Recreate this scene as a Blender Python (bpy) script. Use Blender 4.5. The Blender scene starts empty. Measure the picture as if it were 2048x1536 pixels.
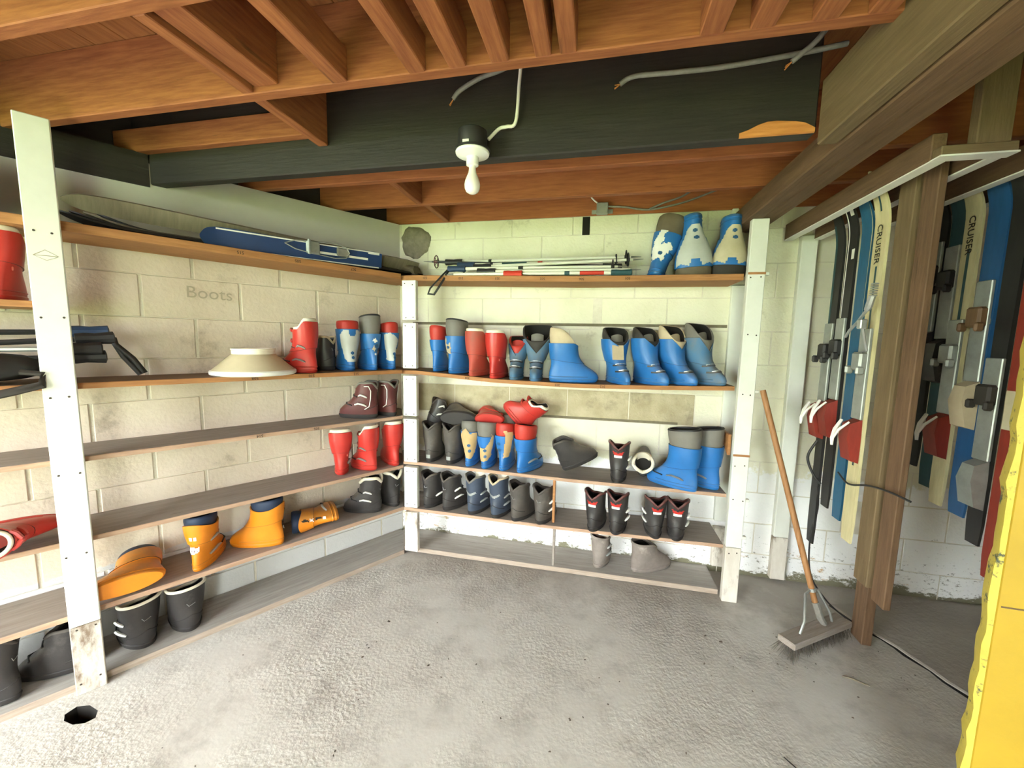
import bpy, bmesh, math, random, bisect
from mathutils import Matrix, Vector, Euler
random.seed(7)
scn = bpy.context.scene
COL = scn.collection

# ------------------------------------------------------------------ camera
EYE = 1.5                                   # eye height above the floor
PITCH, ROLL = math.radians(6.376), math.radians(1.086)
cp, sp, cr, sr = math.cos(PITCH), math.sin(PITCH), math.cos(ROLL), math.sin(ROLL)
right = Vector((cr, sr * sp, sr * cp)); up = Vector((-sr, cr * sp, cr * cp)); fwd = Vector((0, cp, -sp))
cam_d = bpy.data.cameras.new('camera'); cam = bpy.data.objects.new('camera', cam_d); COL.objects.link(cam)
cam_d.sensor_width = 36; cam_d.lens = 14.01; cam_d.clip_start = .02; cam_d.clip_end = 200
cam.matrix_world = Matrix(((right.x, up.x, -fwd.x, 0), (right.y, up.y, -fwd.y, 0), (right.z, up.z, -fwd.z, EYE), (0, 0, 0, 1)))
scn.camera = cam

# ------------------------------------------------------------------ daylight
def lin(h):
    h = h.lstrip('#'); c = [int(h[i:i + 2], 16) / 255 for i in (0, 2, 4)]
    return tuple((x / 12.92 if x <= .04045 else ((x + .055) / 1.055) ** 2.4) for x in c) + (1,)
world = bpy.data.worlds.new('world'); scn.world = world; world.use_nodes = True
bg = world.node_tree.nodes['Background']
bg.inputs[0].default_value = (.90, .97, 1.0, 1); bg.inputs[1].default_value = 21.0      # bright overcast sky
sun_d = bpy.data.lights.new('sun', 'SUN'); sun_d.energy = 32.0; sun_d.angle = math.radians(3); sun_d.color = (1, .95, .85)
sun = bpy.data.objects.new('sun', sun_d); COL.objects.link(sun)
sun.rotation_euler = (math.radians(-40), math.radians(8), 0)      # from over the roof: it lights the yard, not the room
scn.view_settings.view_transform = 'Standard'; scn.view_settings.look = 'None'
scn.view_settings.gamma = 1; scn.view_settings.use_curve_mapping = False
scn.view_settings.exposure = 0.5

# ------------------------------------------------------------------ frames: x to the right along a wall, y into it, z up
CORNER = Vector((-.827, 2.955, 0))
FB = Matrix.Translation(CORNER) @ Matrix.Rotation(math.radians(-12.01), 4, 'Z')     # back wall
FL = Matrix.Translation(CORNER) @ Matrix.Rotation(math.radians(45.98), 4, 'Z')      # left wall (x runs to the corner at 0)
FR = {'B': FB, 'L': FL, 'W': Matrix.Identity(4)}
def T(x, y, z): return Matrix.Translation((x, y, z))
def RZ(d): return Matrix.Rotation(math.radians(d), 4, 'Z')
def RX(d): return Matrix.Rotation(math.radians(d), 4, 'X')
def RY(d): return Matrix.Rotation(math.radians(d), 4, 'Y')

# ------------------------------------------------------------------ materials (procedural)
MATS = {}
def material(name, base, second=None, scale=8, amount=.6, stretch=(1, 1, 1), rough=.6, bump=0, bscale=None, metallic=0,
             third=None, tscale=3, tcut=(.55, .65), world_co=False, spec=.4, detail=6, coat=0, dust=None, dustn=.9):
    m = bpy.data.materials.new(name); m.use_nodes = True; MATS[name] = m
    nt = m.node_tree; N = nt.nodes; Lk = nt.links; b = N['Principled BSDF']
    b.inputs['Roughness'].default_value = rough; b.inputs['Metallic'].default_value = metallic
    b.inputs['Specular IOR Level'].default_value = spec; b.inputs['Coat Weight'].default_value = coat
    b.inputs['Base Color'].default_value = lin(base)
    if second is None and not bump: return m
    if world_co: src = N.new('ShaderNodeNewGeometry').outputs['Position']
    else: src = N.new('ShaderNodeTexCoord').outputs['Object']
    mp = N.new('ShaderNodeMapping'); mp.inputs['Scale'].default_value = stretch; Lk.new(src, mp.inputs[0])
    if not world_co:
        oi = N.new('ShaderNodeObjectInfo'); ad = N.new('ShaderNodeVectorMath'); ad.operation = 'MULTIPLY_ADD'
        Lk.new(oi.outputs['Random'], ad.inputs[0]); ad.inputs[1].default_value = (37, 17, 23); Lk.new(src, ad.inputs[2])
        Lk.new(ad.outputs[0], mp.inputs[0])
    n = N.new('ShaderNodeTexNoise'); n.inputs['Scale'].default_value = scale; n.inputs['Detail'].default_value = detail
    n.inputs['Roughness'].default_value = .62; Lk.new(mp.outputs[0], n.inputs['Vector'])
    out = None
    if second:
        r = N.new('ShaderNodeValToRGB'); r.color_ramp.elements[0].position = .32; r.color_ramp.elements[1].position = .7
        Lk.new(n.outputs['Fac'], r.inputs[0])
        mu = N.new('ShaderNodeMath'); mu.operation = 'MULTIPLY'; mu.inputs[1].default_value = amount; Lk.new(r.outputs[0], mu.inputs[0])
        mx = N.new('ShaderNodeMix'); mx.data_type = 'RGBA'; mx.inputs[6].default_value = lin(base); mx.inputs[7].default_value = lin(second)
        Lk.new(mu.outputs[0], mx.inputs[0]); out = mx.outputs[2]
    if third:
        n2 = N.new('ShaderNodeTexNoise'); n2.inputs['Scale'].default_value = tscale; n2.inputs['Detail'].default_value = 8; n2.inputs['Roughness'].default_value = .7
        Lk.new(mp.outputs[0], n2.inputs['Vector'])
        r2 = N.new('ShaderNodeValToRGB'); r2.color_ramp.elements[0].position = tcut[0]; r2.color_ramp.elements[1].position = tcut[1]
        Lk.new(n2.outputs['Fac'], r2.inputs[0])
        mx2 = N.new('ShaderNodeMix'); mx2.data_type = 'RGBA'; Lk.new(out, mx2.inputs[6]); mx2.inputs[7].default_value = lin(third)
        Lk.new(r2.outputs[0], mx2.inputs[0]); out = mx2.outputs[2]
    if dust:                      # settled dust on faces that look up
        ge = N.new('ShaderNodeNewGeometry'); se = N.new('ShaderNodeSeparateXYZ'); Lk.new(ge.outputs['Normal'], se.inputs[0])
        m1 = N.new('ShaderNodeMapRange'); m1.inputs[1].default_value = .05; m1.inputs[2].default_value = .75; Lk.new(se.outputs['Z'], m1.inputs[0])
        n3 = N.new('ShaderNodeTexNoise'); n3.inputs['Scale'].default_value = 14; n3.inputs['Detail'].default_value = 8; n3.inputs['Roughness'].default_value = .7; Lk.new(mp.outputs[0], n3.inputs['Vector'])
        m2 = N.new('ShaderNodeMapRange'); m2.inputs[1].default_value = .30; m2.inputs[2].default_value = .60; m2.inputs[4].default_value = dustn; Lk.new(n3.outputs['Fac'], m2.inputs[0])
        mm = N.new('ShaderNodeMath'); mm.operation = 'MULTIPLY'; Lk.new(m1.outputs[0], mm.inputs[0]); Lk.new(m2.outputs[0], mm.inputs[1])
        mx3 = N.new('ShaderNodeMix'); mx3.data_type = 'RGBA'; Lk.new(out, mx3.inputs[6]); mx3.inputs[7].default_value = lin(dust); Lk.new(mm.outputs[0], mx3.inputs[0]); out = mx3.outputs[2]
    if out: Lk.new(out, b.inputs['Base Color'])
    if bump:
        nb = n
        if bscale:
            nb = N.new('ShaderNodeTexNoise'); nb.inputs['Scale'].default_value = bscale; nb.inputs['Detail'].default_value = 8
            Lk.new(mp.outputs[0], nb.inputs['Vector'])
        bp = N.new('ShaderNodeBump'); bp.inputs['Strength'].default_value = bump; bp.inputs['Distance'].default_value = .01
        Lk.new(nb.outputs['Fac'], bp.inputs['Height']); Lk.new(bp.outputs[0], b.inputs['Normal'])
    m['nodes_out'] = 1
    return m
def node_mix(m, colour, mask_socket):
    """lay one more colour over a material's base colour through a mask"""
    nt = m.node_tree; b = nt.nodes['Principled BSDF']; mx = nt.nodes.new('ShaderNodeMix'); mx.data_type = 'RGBA'
    old = b.inputs['Base Color'].links[0].from_socket
    nt.links.new(old, mx.inputs[6]); mx.inputs[7].default_value = lin(colour); nt.links.new(mask_socket, mx.inputs[0])
    nt.links.new(mx.outputs[2], b.inputs['Base Color'])
def height_mask(m, lo, hi, scale, cut, gain=1.0, xyz=(1, 1, 1), seed=0):
    """noise blotches that live between two heights of the wall (flaking, damp, mould)"""
    nt = m.node_tree; N = nt.nodes; L = nt.links
    g = N.new('ShaderNodeNewGeometry'); s = N.new('ShaderNodeSeparateXYZ'); L.new(g.outputs['Position'], s.inputs[0])
    mr = N.new('ShaderNodeMapRange'); mr.inputs[1].default_value = lo; mr.inputs[2].default_value = hi
    mr.inputs[3].default_value = 1; mr.inputs[4].default_value = 0; L.new(s.outputs['Z'], mr.inputs[0])
    mp = N.new('ShaderNodeMapping'); mp.inputs['Scale'].default_value = xyz; mp.inputs['Location'].default_value = (seed, seed * .7, seed * .3); L.new(g.outputs['Position'], mp.inputs[0])
    n = N.new('ShaderNodeTexNoise'); n.inputs['Scale'].default_value = scale; n.inputs['Detail'].default_value = 9; n.inputs['Roughness'].default_value = .75
    L.new(mp.outputs[0], n.inputs['Vector'])
    a = N.new('ShaderNodeMath'); a.operation = 'MULTIPLY_ADD'; a.inputs[1].default_value = gain; L.new(mr.outputs[0], a.inputs[0])
    sb = N.new('ShaderNodeMath'); sb.operation = 'SUBTRACT'; L.new(n.outputs['Fac'], sb.inputs[0]); sb.inputs[1].default_value = cut
    L.new(sb.outputs[0], a.inputs[2])
    r = N.new('ShaderNodeMapRange'); r.inputs[1].default_value = .0; r.inputs[2].default_value = .06; L.new(a.outputs[0], r.inputs[0])
    mul = N.new('ShaderNodeMath'); mul.operation = 'MULTIPLY'; L.new(r.outputs[0], mul.inputs[0])
    lim = N.new('ShaderNodeMath'); lim.operation = 'GREATER_THAN'; lim.inputs[1].default_value = .001; L.new(mr.outputs[0], lim.inputs[0])
    L.new(lim.outputs[0], mul.inputs[1])
    return mul.outputs[0]

GR = (1.2, 14, 14)       # grain along the local x of a board
material('paint_left', '#dbcdb9', '#c5b5a0', 3.5, .7, world_co=True, rough=.75, bump=.25, bscale=60, third='#85775f', tscale=4.0, tcut=(.58, .80))
material('paint_back', '#e6e2cb', '#d2ccb0', 3.0, .7, world_co=True, rough=.7, bump=.28, bscale=70, third='#958a70', tscale=4.5, tcut=(.60, .82))
node_mix(MATS['paint_back'], '#efeeea', height_mask(MATS['paint_back'], .45, .75, 7, .62, .75))
node_mix(MATS['paint_back'], '#8f8b80', height_mask(MATS['paint_back'], .15, .52, 30, .665, .10, (1, 1, 1.8), 3))
node_mix(MATS['paint_back'], '#b98b3e', height_mask(MATS['paint_back'], .10, .30, 6, .66, .09, (1, 1, 2), 11))
node_mix(MATS['paint_back'], '#77735c', height_mask(MATS['paint_back'], .01, .10, 6, .66, .30, (1, 1, 2), 5))
node_mix(MATS['paint_left'], '#c9c8c4', height_mask(MATS['paint_left'], .30, .42, 5, .9, 1.6))
material('paint_smooth', '#cfcbc0', '#bfbab0', 3, .6, world_co=True, rough=.7, bump=.08, bscale=20)
material('mortar', '#ddd6c4', '#bfb6a0', 14, .6, world_co=True, rough=.8, bump=.3, bscale=90)
material('block_bare', '#bdb293', '#a39778', 9, .9, world_co=True, rough=.9, bump=.6, bscale=80, third='#8a806a', tscale=6, tcut=(.56, .74))
material('slot', '#7d745c', '#5d5644', 20, .7, rough=.8)
material('concrete', '#cbc8c0', '#b0aba2', 1.7, .9, world_co=True, rough=.85, third='#98928a', tscale=5.5, tcut=(.50, .80), spec=.25, detail=10)
def concrete_extras(m):
    nt = m.node_tree; N = nt.nodes; L = nt.links; b = N['Principled BSDF']; g = N.new('ShaderNodeNewGeometry')
    # trodden dirt lying towards the shelves
    dp = N.new('ShaderNodeVectorMath'); dp.operation = 'DOT_PRODUCT'; dp.inputs[1].default_value = (-.208, -.978, 0); L.new(g.outputs['Position'], dp.inputs[0])
    mr = N.new('ShaderNodeMapRange'); mr.inputs[1].default_value = -2.718 + .25; mr.inputs[2].default_value = -2.718 + .85; mr.inputs[3].default_value = .34; mr.inputs[4].default_value = -.08; L.new(dp.outputs['Value'], mr.inputs[0])
    n = N.new('ShaderNodeTexNoise'); n.inputs['Scale'].default_value = 3.2; n.inputs['Detail'].default_value = 10; n.inputs['Roughness'].default_value = .7; L.new(g.outputs['Position'], n.inputs['Vector'])
    a = N.new('ShaderNodeMath'); a.operation = 'ADD'; L.new(mr.outputs[0], a.inputs[0]); L.new(n.outputs['Fac'], a.inputs[1])
    r = N.new('ShaderNodeMapRange'); r.inputs[1].default_value = .56; r.inputs[2].default_value = .80; r.inputs[4].default_value = .65; L.new(a.outputs[0], r.inputs[0])
    node_mix(m, '#948c81', r.outputs[0])
    # pebbly wear in patches
    n1 = N.new('ShaderNodeTexNoise'); n1.inputs['Scale'].default_value = 60; n1.inputs['Detail'].default_value = 6; L.new(g.outputs['Position'], n1.inputs['Vector'])
    n2 = N.new('ShaderNodeTexNoise'); n2.inputs['Scale'].default_value = 1.6; n2.inputs['Detail'].default_value = 5; L.new(g.outputs['Position'], n2.inputs['Vector'])
    r2 = N.new('ShaderNodeMapRange'); r2.inputs[1].default_value = .42; r2.inputs[2].default_value = .62; r2.inputs[3].default_value = .12; r2.inputs[4].default_value = 1; L.new(n2.outputs['Fac'], r2.inputs[0])
    mu = N.new('ShaderNodeMath'); mu.operation = 'MULTIPLY'; L.new(n1.outputs['Fac'], mu.inputs[0]); L.new(r2.outputs[0], mu.inputs[1])
    bp = N.new('ShaderNodeBump'); bp.inputs['Strength'].default_value = .55; bp.inputs['Distance'].default_value = .012; L.new(mu.outputs[0], bp.inputs['Height']); L.new(bp.outputs[0], b.inputs['Normal'])
concrete_extras(MATS['concrete'])
material('slab_dark', '#a39c92', '#8b857b', 3, .7, world_co=True, rough=.85, bump=.3, bscale=50)
material('joist', '#a5663d', '#763e24', 5, .85, GR, rough=.7, bump=.15, third='#5d3a1e', tscale=1.6, tcut=(.62, .74))
material('joist_red', '#ad683e', '#854a2c', 5, .8, GR, rough=.7, bump=.15, third='#4c2c1c', tscale=1.8, tcut=(.64, .76))
material('deck', '#a36a3c', '#7d4a28', 5, .8, GR, rough=.75, bump=.15)
material('beam_dark', '#302b27', '#211e1c', 4, .8, GR, rough=.55, bump=.2, third='#55514a', tscale=2, tcut=(.66, .8))
material('timber_brown', '#735840', '#553f2c', 5, .85, GR, rough=.75, bump=.25, third='#3f2d1c', tscale=2, tcut=(.60, .72))
material('timber_olive', '#766246', '#5f4e35', 5, .8, GR, rough=.75, bump=.25)
material('fresh_wood', '#cf8a4a', '#a9662c', 6, .8, GR, rough=.7, bump=.3)
material('post_paint', '#e3e3d8', '#d2d2c4', 5, .7, rough=.5, bump=.12, third='#8e897a', tscale=7, tcut=(.70, .78))
material('post_worn', '#ddd8cc', '#b8ac9a', 7, .9, (1, 1, .35), rough=.7, bump=.4, third='#7d6a58', tscale=6, tcut=(.52, .62))
material('plank_edge', '#ad9d8c', '#8d7b6b', 6, .8, GR, rough=.8, bump=.2)
material('floor_plank', '#aaa59d', '#8d877f', 4, .8, GR, rough=.85, bump=.2, third='#6b645c', tscale=2.5, tcut=(.60, .76))
material('shelf_top', '#9a9086', '#80766c', 4, .8, GR, rough=.85, bump=.15, third='#5a4e44', tscale=2.5, tcut=(.60, .74))
material('shelf_top_brown', '#7d6248', '#5f4932', 4, .8, GR, rough=.8, bump=.15)
material('shelf_edge', '#b07c4c', '#8f5f36', 6, .85, GR, rough=.7, bump=.15, third='#6a4527', tscale=2, tcut=(.62, .75))
material('shelf_edge_pale', '#b99a80', '#97735a', 6, .8, GR, rough=.75, bump=.2)
material('screw', '#3c3128', rough=.6); material('rust', '#7a4a1c', rough=.8)
material('ink', '#2b241d', rough=.8); material('pencil', '#b0a48e', rough=.8)
PL = dict(scale=9, bump=.05, bscale=60)
material('blue', '#2b70b4', '#27619b', amount=.7, rough=.38, third='#4b6a84', tscale=4, tcut=(.60, .82), dust='#6d7478', dustn=.75, **PL)
material('blue_dusty', '#44729c', '#55707f', amount=.9, rough=.6, third='#6b7276', tscale=5, tcut=(.50, .70), dust='#6a6a66', **PL)
material('red', '#c0352d', '#a92d27', amount=.7, rough=.35, third='#b0463c', tscale=4, tcut=(.62, .8), dust='#a05a4c', dustn=.6, **PL)
material('red_dusty', '#b3483a', '#a04c3e', amount=.8, rough=.6, third='#8a5546', tscale=4, tcut=(.52, .7), **PL)
material('red_liner', '#bb352a', '#a23026', amount=.6, rough=.5, **PL)
material('orange', '#dd861f', '#c97414', amount=.7, rough=.38, third='#b9701e', tscale=3, tcut=(.64, .8), dust='#a8793f', dustn=.8, **PL)
material('orange_dusty', '#c98338', '#a8692c', amount=.8, rough=.55, **PL)
material('black', '#3d3937', '#2c2a2a', amount=.8, rough=.42, third='#5a5450', tscale=5, tcut=(.58, .75), dust='#6e665c', dustn=.8, **PL)
material('black_dusty', '#575049', '#3e3a37', amount=.9, rough=.6, third='#736a60', tscale=5, tcut=(.55, .72), **PL)
material('black_deep', '#2a2828', '#201e1e', amount=.6, rough=.5, **PL)
material('sole_black', '#2c2928', '#3b3633', amount=.6, rough=.7, **PL)
material('navy', '#434c5b', '#363e4c', amount=.7, rough=.35, third='#5f6774', tscale=4, tcut=(.6, .8), dust='#746e66', **PL)
material('navy_liner', '#24324a', '#1c283c', amount=.6, rough=.6, **PL)
material('maroon', '#5e2d2b', '#4a2423', amount=.8, rough=.45, dust='#7a5a52', **PL)
material('mud', '#8b8178', '#6f655d', 14, .8, rough=.9, bump=.5, third='#a79d92', tscale=7, tcut=(.55, .7))
material('grey', '#77736a', '#66625a', amount=.7, rough=.6, **PL)
material('brown', '#6f6350', '#574c3c', amount=.8, rough=.75, **PL)
material('dark', '#38332e', '#2b2724', amount=.6, rough=.7, **PL)
material('tan', '#c4b394', '#a9977a', amount=.8, rough=.7, **PL)
material('cream', '#ebe3cf', '#d6cbb0', amount=.6, rough=.5, **PL)
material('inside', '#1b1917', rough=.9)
material('shield', '#bdbfb8', '#aaaba2', amount=.7, rough=.5, **PL)
material('shield_tan', '#c2b79a', '#a89a78', amount=.8, rough=.6, **PL)
material('tan_patch', '#bfa071', '#a88a5c', amount=.7, rough=.7, **PL)
material('dot_blue', '#27557d', '#1f4668', amount=.6, rough=.4, **PL)
material('white', '#e9e7df', '#d5d2c6', amount=.6, rough=.5, **PL)
material('silver', '#b9bbb8', '#8f918e', 12, .6, rough=.35, metallic=.6, bump=.05)
material('galv', '#a9aca6', '#85877f', 14, .7, rough=.45, metallic=.5, bump=.1)
material('pole_white', '#e8e6d6', rough=.35); material('pole_red', '#c83a26', rough=.5); material('pole_blue', '#2c3f5c', rough=.55)
material('porcelain', '#f0f0ea', rough=.2, spec=.6); material('bulb', '#efe9df', rough=.25, spec=.6)
material('cable_grey', '#8b877e', '#6a665e', 30, .7, rough=.5, bump=.1); material('cable_white', '#e8e4d8', rough=.5)
material('ski_black', '#201f1f', '#2d2b2a', 8, .6, (6, 6, 1), rough=.4, bump=.03)
material('ski_blue', '#28607f', '#1f4f6b', 8, .6, (6, 6, 1), rough=.4, bump=.03)
material('ski_wide_blue', '#22527f', '#1b446b', 8, .6, (6, 6, 1), rough=.4, bump=.03)
material('ski_teal', '#2c4f52', '#243f42', 8, .6, (6, 6, 1), rough=.45, bump=.03)
material('ski_cream', '#cfc498', '#b0a478', 8, .7, (6, 6, 1), rough=.45, bump=.03)
material('ski_red', '#8a2f22', '#70261c', 8, .7, (6, 6, 1), rough=.5, bump=.03)
material('ski_brown', '#7d5f42', '#604731', 8, .8, (9, 9, .6), rough=.6, bump=.15)
material('ski_wood', '#8f8470', '#726854', 6, .8, (1, 9, 9), rough=.65, bump=.15)
material('ski_navy', '#27406e', '#1f345a', 8, .6, rough=.35, bump=.03)
material('handle_wood', '#a87a4e', '#86592f', 6, .8, (12, 12, .8), rough=.55, bump=.1)
material('broom_wood', '#9a9086', '#7c7064', 5, .8, GR, rough=.85, bump=.3)
material('bristle', '#6b6459', '#4e483f', 30, .7, rough=.9)
material('yellow', '#ad8f24', '#997c1e', 4, .7, rough=.5, bump=.12, bscale=25, third='#8f7a22', tscale=5, tcut=(.68, .78))
material('yellow_edge', '#c4b24a', '#a89636', 10, .7, rough=.6, bump=.3, third='#3f4436', tscale=22, tcut=(.56, .62))
material('hat', '#cdbf9e', '#b5a684', 5, .7, rough=.7, bump=.1)
material('nest', '#8f8675', '#6f6757', 22, .8, rough=.95, bump=.9)
material('grass', '#7f9550', '#67823c', 3, .8, world_co=True, rough=.9)
material('gravel', '#a8a49a', '#8b877e', 20, .8, world_co=True, rough=.9, bump=.4)
material('debris', '#54493d', '#2b251f', 60, .9, rough=.9)
material('pit', '#1d1a17', rough=.95)

# ------------------------------------------------------------------ geometry builder
class G:
    def __init__(s): s.v = []; s.f = []; s.m = []; s.cur = 0
    def add(s, vs, fs, M=None):
        o = len(s.v)
        s.v += [tuple(M @ Vector(p)) for p in vs] if M is not None else [tuple(p) for p in vs]
        s.f += [tuple(i + o for i in f) for f in fs]; s.m += [s.cur] * len(fs)
    def box(s, x0, x1, y0, y1, z0, z1, c=0, M=None):
        if not c:
            vs = [(x, y, z) for x in (x0, x1) for y in (y0, y1) for z in (z0, z1)]
            s.add(vs, [(0, 1, 3, 2), (4, 6, 7, 5), (0, 4, 5, 1), (2, 3, 7, 6), (0, 2, 6, 4), (1, 5, 7, 3)], M); return
        X = (x0, x1); Y = (y0, y1); Z = (z0, z1); vs = []; ix = {}
        for i in (0, 1):
            for j in (0, 1):
                for k in (0, 1):
                    sx, sy, sz = (c if i == 0 else -c), (c if j == 0 else -c), (c if k == 0 else -c)
                    ix[i, j, k] = len(vs)
                    vs += [(X[i], Y[j] + sy, Z[k] + sz), (X[i] + sx, Y[j], Z[k] + sz), (X[i] + sx, Y[j] + sy, Z[k])]
        q = lambda i, j, k, a: ix[i, j, k] + a
        fs = []
        for e in (0, 1):
            a = [q(e, 0, 0, 0), q(e, 1, 0, 0), q(e, 1, 1, 0), q(e, 0, 1, 0)]; fs.append(tuple(a if e else a[::-1]))
            a = [q(0, e, 0, 1), q(0, e, 1, 1), q(1, e, 1, 1), q(1, e, 0, 1)]; fs.append(tuple(a if e else a[::-1]))
            a = [q(0, 0, e, 2), q(1, 0, e, 2), q(1, 1, e, 2), q(0, 1, e, 2)]; fs.append(tuple(a if e else a[::-1]))
        for a in (0, 1):
            for b in (0, 1):
                fs.append((q(a, b, 0, 0), q(a, b, 1, 0), q(a, b, 1, 1), q(a, b, 0, 1)))
                fs.append((q(a, 0, b, 0), q(a, 0, b, 2), q(a, 1, b, 2), q(a, 1, b, 0)))
                fs.append((q(0, a, b, 1), q(1, a, b, 1), q(1, a, b, 2), q(0, a, b, 2)))
        for i in (0, 1):
            for j in (0, 1):
                for k in (0, 1): fs.append((q(i, j, k, 0), q(i, j, k, 1), q(i, j, k, 2)))
        s.add(vs, fs, M)
    def loft(s, rings, cap0=True, cap1=True, M=None, closed=True):
        n = len(rings[0]); vs = [p for r in rings for p in r]; fs = []
        for a in range(len(rings) - 1):
            for i in range(n if closed else n - 1):
                j = (i + 1) % n; fs.append((a * n + i, a * n + j, (a + 1) * n + j, (a + 1) * n + i))
        if cap0: fs.append(tuple(range(n))[::-1])
        if cap1: fs.append(tuple(range((len(rings) - 1) * n, len(rings) * n)))
        s.add(vs, fs, M)
    def tube(s, pts, r, n=8, caps=True, M=None, flat=1.0):
        pts = [Vector(p) for p in pts]; rings = []; prev = None
        for i, p in enumerate(pts):
            d = (pts[min(i + 1, len(pts) - 1)] - pts[max(i - 1, 0)]).normalized()
            if prev is None:
                a = Vector((0, 0, 1)) if abs(d.z) < .9 else Vector((1, 0, 0))
            else: a = prev
            u = d.cross(a); u = u.normalized() if u.length > 1e-6 else Vector((1, 0, 0)); w = u.cross(d).normalized(); prev = w
            rr = r[i] if isinstance(r, (list, tuple)) else r
            rings.append([p + u * rr * math.cos(t) * flat + w * rr * math.sin(t) for t in [2 * math.pi * k / n for k in range(n)]])
        s.loft(rings, caps, caps, M)
    def lathe(s, prof, n=24, M=None, caps=True):
        s.loft([[(r * math.cos(2 * math.pi * k / n), r * math.sin(2 * math.pi * k / n), z) for k in range(n)] for r, z in prof], caps, caps, M)
    def torus(s, R, r, n=16, k=6, M=None):
        vs = []; fs = []
        for i in range(n):
            a = 2 * math.pi * i / n
            for j in range(k):
                b = 2 * math.pi * j / k; vs.append(((R + r * math.cos(b)) * math.cos(a), (R + r * math.cos(b)) * math.sin(a), r * math.sin(b)))
                fs.append((i * k + j, (i + 1) % n * k + j, (i + 1) % n * k + (j + 1) % k, i * k + (j + 1) % k))
        s.add(vs, fs, M)
    def mesh(s, name, mats, smooth=35):
        me = bpy.data.meshes.new(name); me.from_pydata(s.v, [], s.f)
        for m in (mats if isinstance(mats, (list, tuple)) else [mats]): me.materials.append(MATS[m])
        if any(s.m): me.polygons.foreach_set('material_index', s.m)
        bm = bmesh.new(); bm.from_mesh(me); bmesh.ops.recalc_face_normals(bm, faces=bm.faces); bm.to_mesh(me); bm.free()
        if smooth:
            me.polygons.foreach_set('use_smooth', [True] * len(me.polygons)); me.set_sharp_from_angle(angle=math.radians(smooth))
        me.update(); return me
    def build(s, name, mats, parent=None, M=None, smooth=35, label=None):
        return place(name, s.mesh(name, mats, smooth), parent, M, label)
def place(name, me, parent=None, M=None, label=None):
    o = bpy.data.objects.new(name, me); COL.objects.link(o)
    if parent is not None: o.parent = parent
    if M is not None: o.matrix_local = M
    if label: o['label'] = label
    return o
def tag(o, label, cat, group=None):
    o['label'] = label; o['category'] = cat
    if group: o['group'] = group
    return o
def thing(name, label, cat, M, group=None):
    o = bpy.data.objects.new(name, None); COL.objects.link(o); o.empty_display_size = .05; o.matrix_world = M
    return tag(o, label, cat, group)
def struct(o): o['kind'] = 'structure'; return o
def text_mesh(txt, size, mat):
    cu = bpy.data.curves.new('t', 'FONT'); cu.body = txt; cu.size = size; cu.align_x = 'CENTER'; cu.align_y = 'CENTER'; cu.extrude = .0004; cu.resolution_u = 3
    ob = bpy.data.objects.new('t', cu); COL.objects.link(ob)
    bpy.context.view_layer.update()
    me = bpy.data.meshes.new_from_object(ob.evaluated_get(bpy.context.evaluated_depsgraph_get()))
    bpy.data.objects.remove(ob); bpy.data.curves.remove(cu)
    me.materials.clear(); me.materials.append(MATS[mat]); return me

# ================================================================== THE SETTING
COURSE, BLOCK = .2032, .4064
Z0 = 1.779 - 9 * COURSE
def block_wall(name, F, x0, x1, bx0, bx1, joint, gap, recess, mat, phase, top=2.30, cut=None, bare=lambda i, x: None):
    g = G(); g.box(x0, x1, recess, .16, -.1, top); w = struct(g.build(name, 'mortar', None, F))
    cache = {}
    for i in range(12):
        za, zb = max(Z0 + i * COURSE, -.02), min(Z0 + (i + 1) * COURSE, cut or top)
        if zb - za < .03: continue
        x = phase[i % 2]
        while x > bx0: x -= BLOCK
        while x < bx1:
            a, b = max(x + joint / 2, bx0), min(x + BLOCK - joint / 2, bx1)
            if b - a > .02:
                mt = bare(i, (a + b) / 2) or mat; key = (round(b - a, 3), round(zb - za, 3), mt)
                if key not in cache:
                    q = G(); q.box(0, b - a, 0, .03, gap, zb - za - gap, .003); cache[key] = q.mesh('block', mt, 30)
                place('block', cache[key], w, T(a, random.uniform(-.0012, .0012), za) @ RZ(random.uniform(-.12, .12)))
            x += BLOCK
    return w
wall_left = block_wall('wall_left', FL, -5.4, .05, -2.35, 0, .012, .0014, .006, 'paint_left', (-1.395, -1.192), cut=1.90)
g = G(); g.box(-5.4, 0, -.001, .02, 1.90, 2.30); g.build('parging', 'paint_smooth', wall_left, label='smooth plastered upper band')
wall_back = block_wall('wall_back', FB, -.05, 5.0, 0, 4.05, .004, .0012, .0016, 'paint_back', (.625, .4217), bare=lambda i, x: 'block_bare' if i == 5 and .2 < x < 2.1 else None)
g = G(); g.box(4.6, 4.75, -2.6, .1, -.1, 2.6); struct(g.build('wall_right', 'paint_back', None, FB))
g = G(); g.box(3.2, 4.75, -2.2, -2.05, -.1, 2.6); struct(g.build('wall_light_block', 'paint_back', None, FB))  # unseen wall added to keep daylight off the rack side
g = G(); g.box(1.9, 4.75, -4.45, -4.3, -.1, 2.6); g.box(-4.0, -2.55, -4.45, -4.3, -.1, 2.6); g.box(-.3, 1.2, -4.45, -4.3, -.1, 2.6); g.box(-2.55, -.3, -4.45, -4.3, 2.3, 2.6); g.box(1.2, 1.9, -4.45, -4.3, 2.1, 2.6); struct(g.build('wall_front', 'paint_back', None, FB))  # unseen wall; its openings are placed and sized to steer the daylight
g = G(); g.box(3.2, 3.35, -4.45, -2.05, -.1, 2.6); struct(g.build('wall_side', 'paint_back', None, FB))
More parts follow.
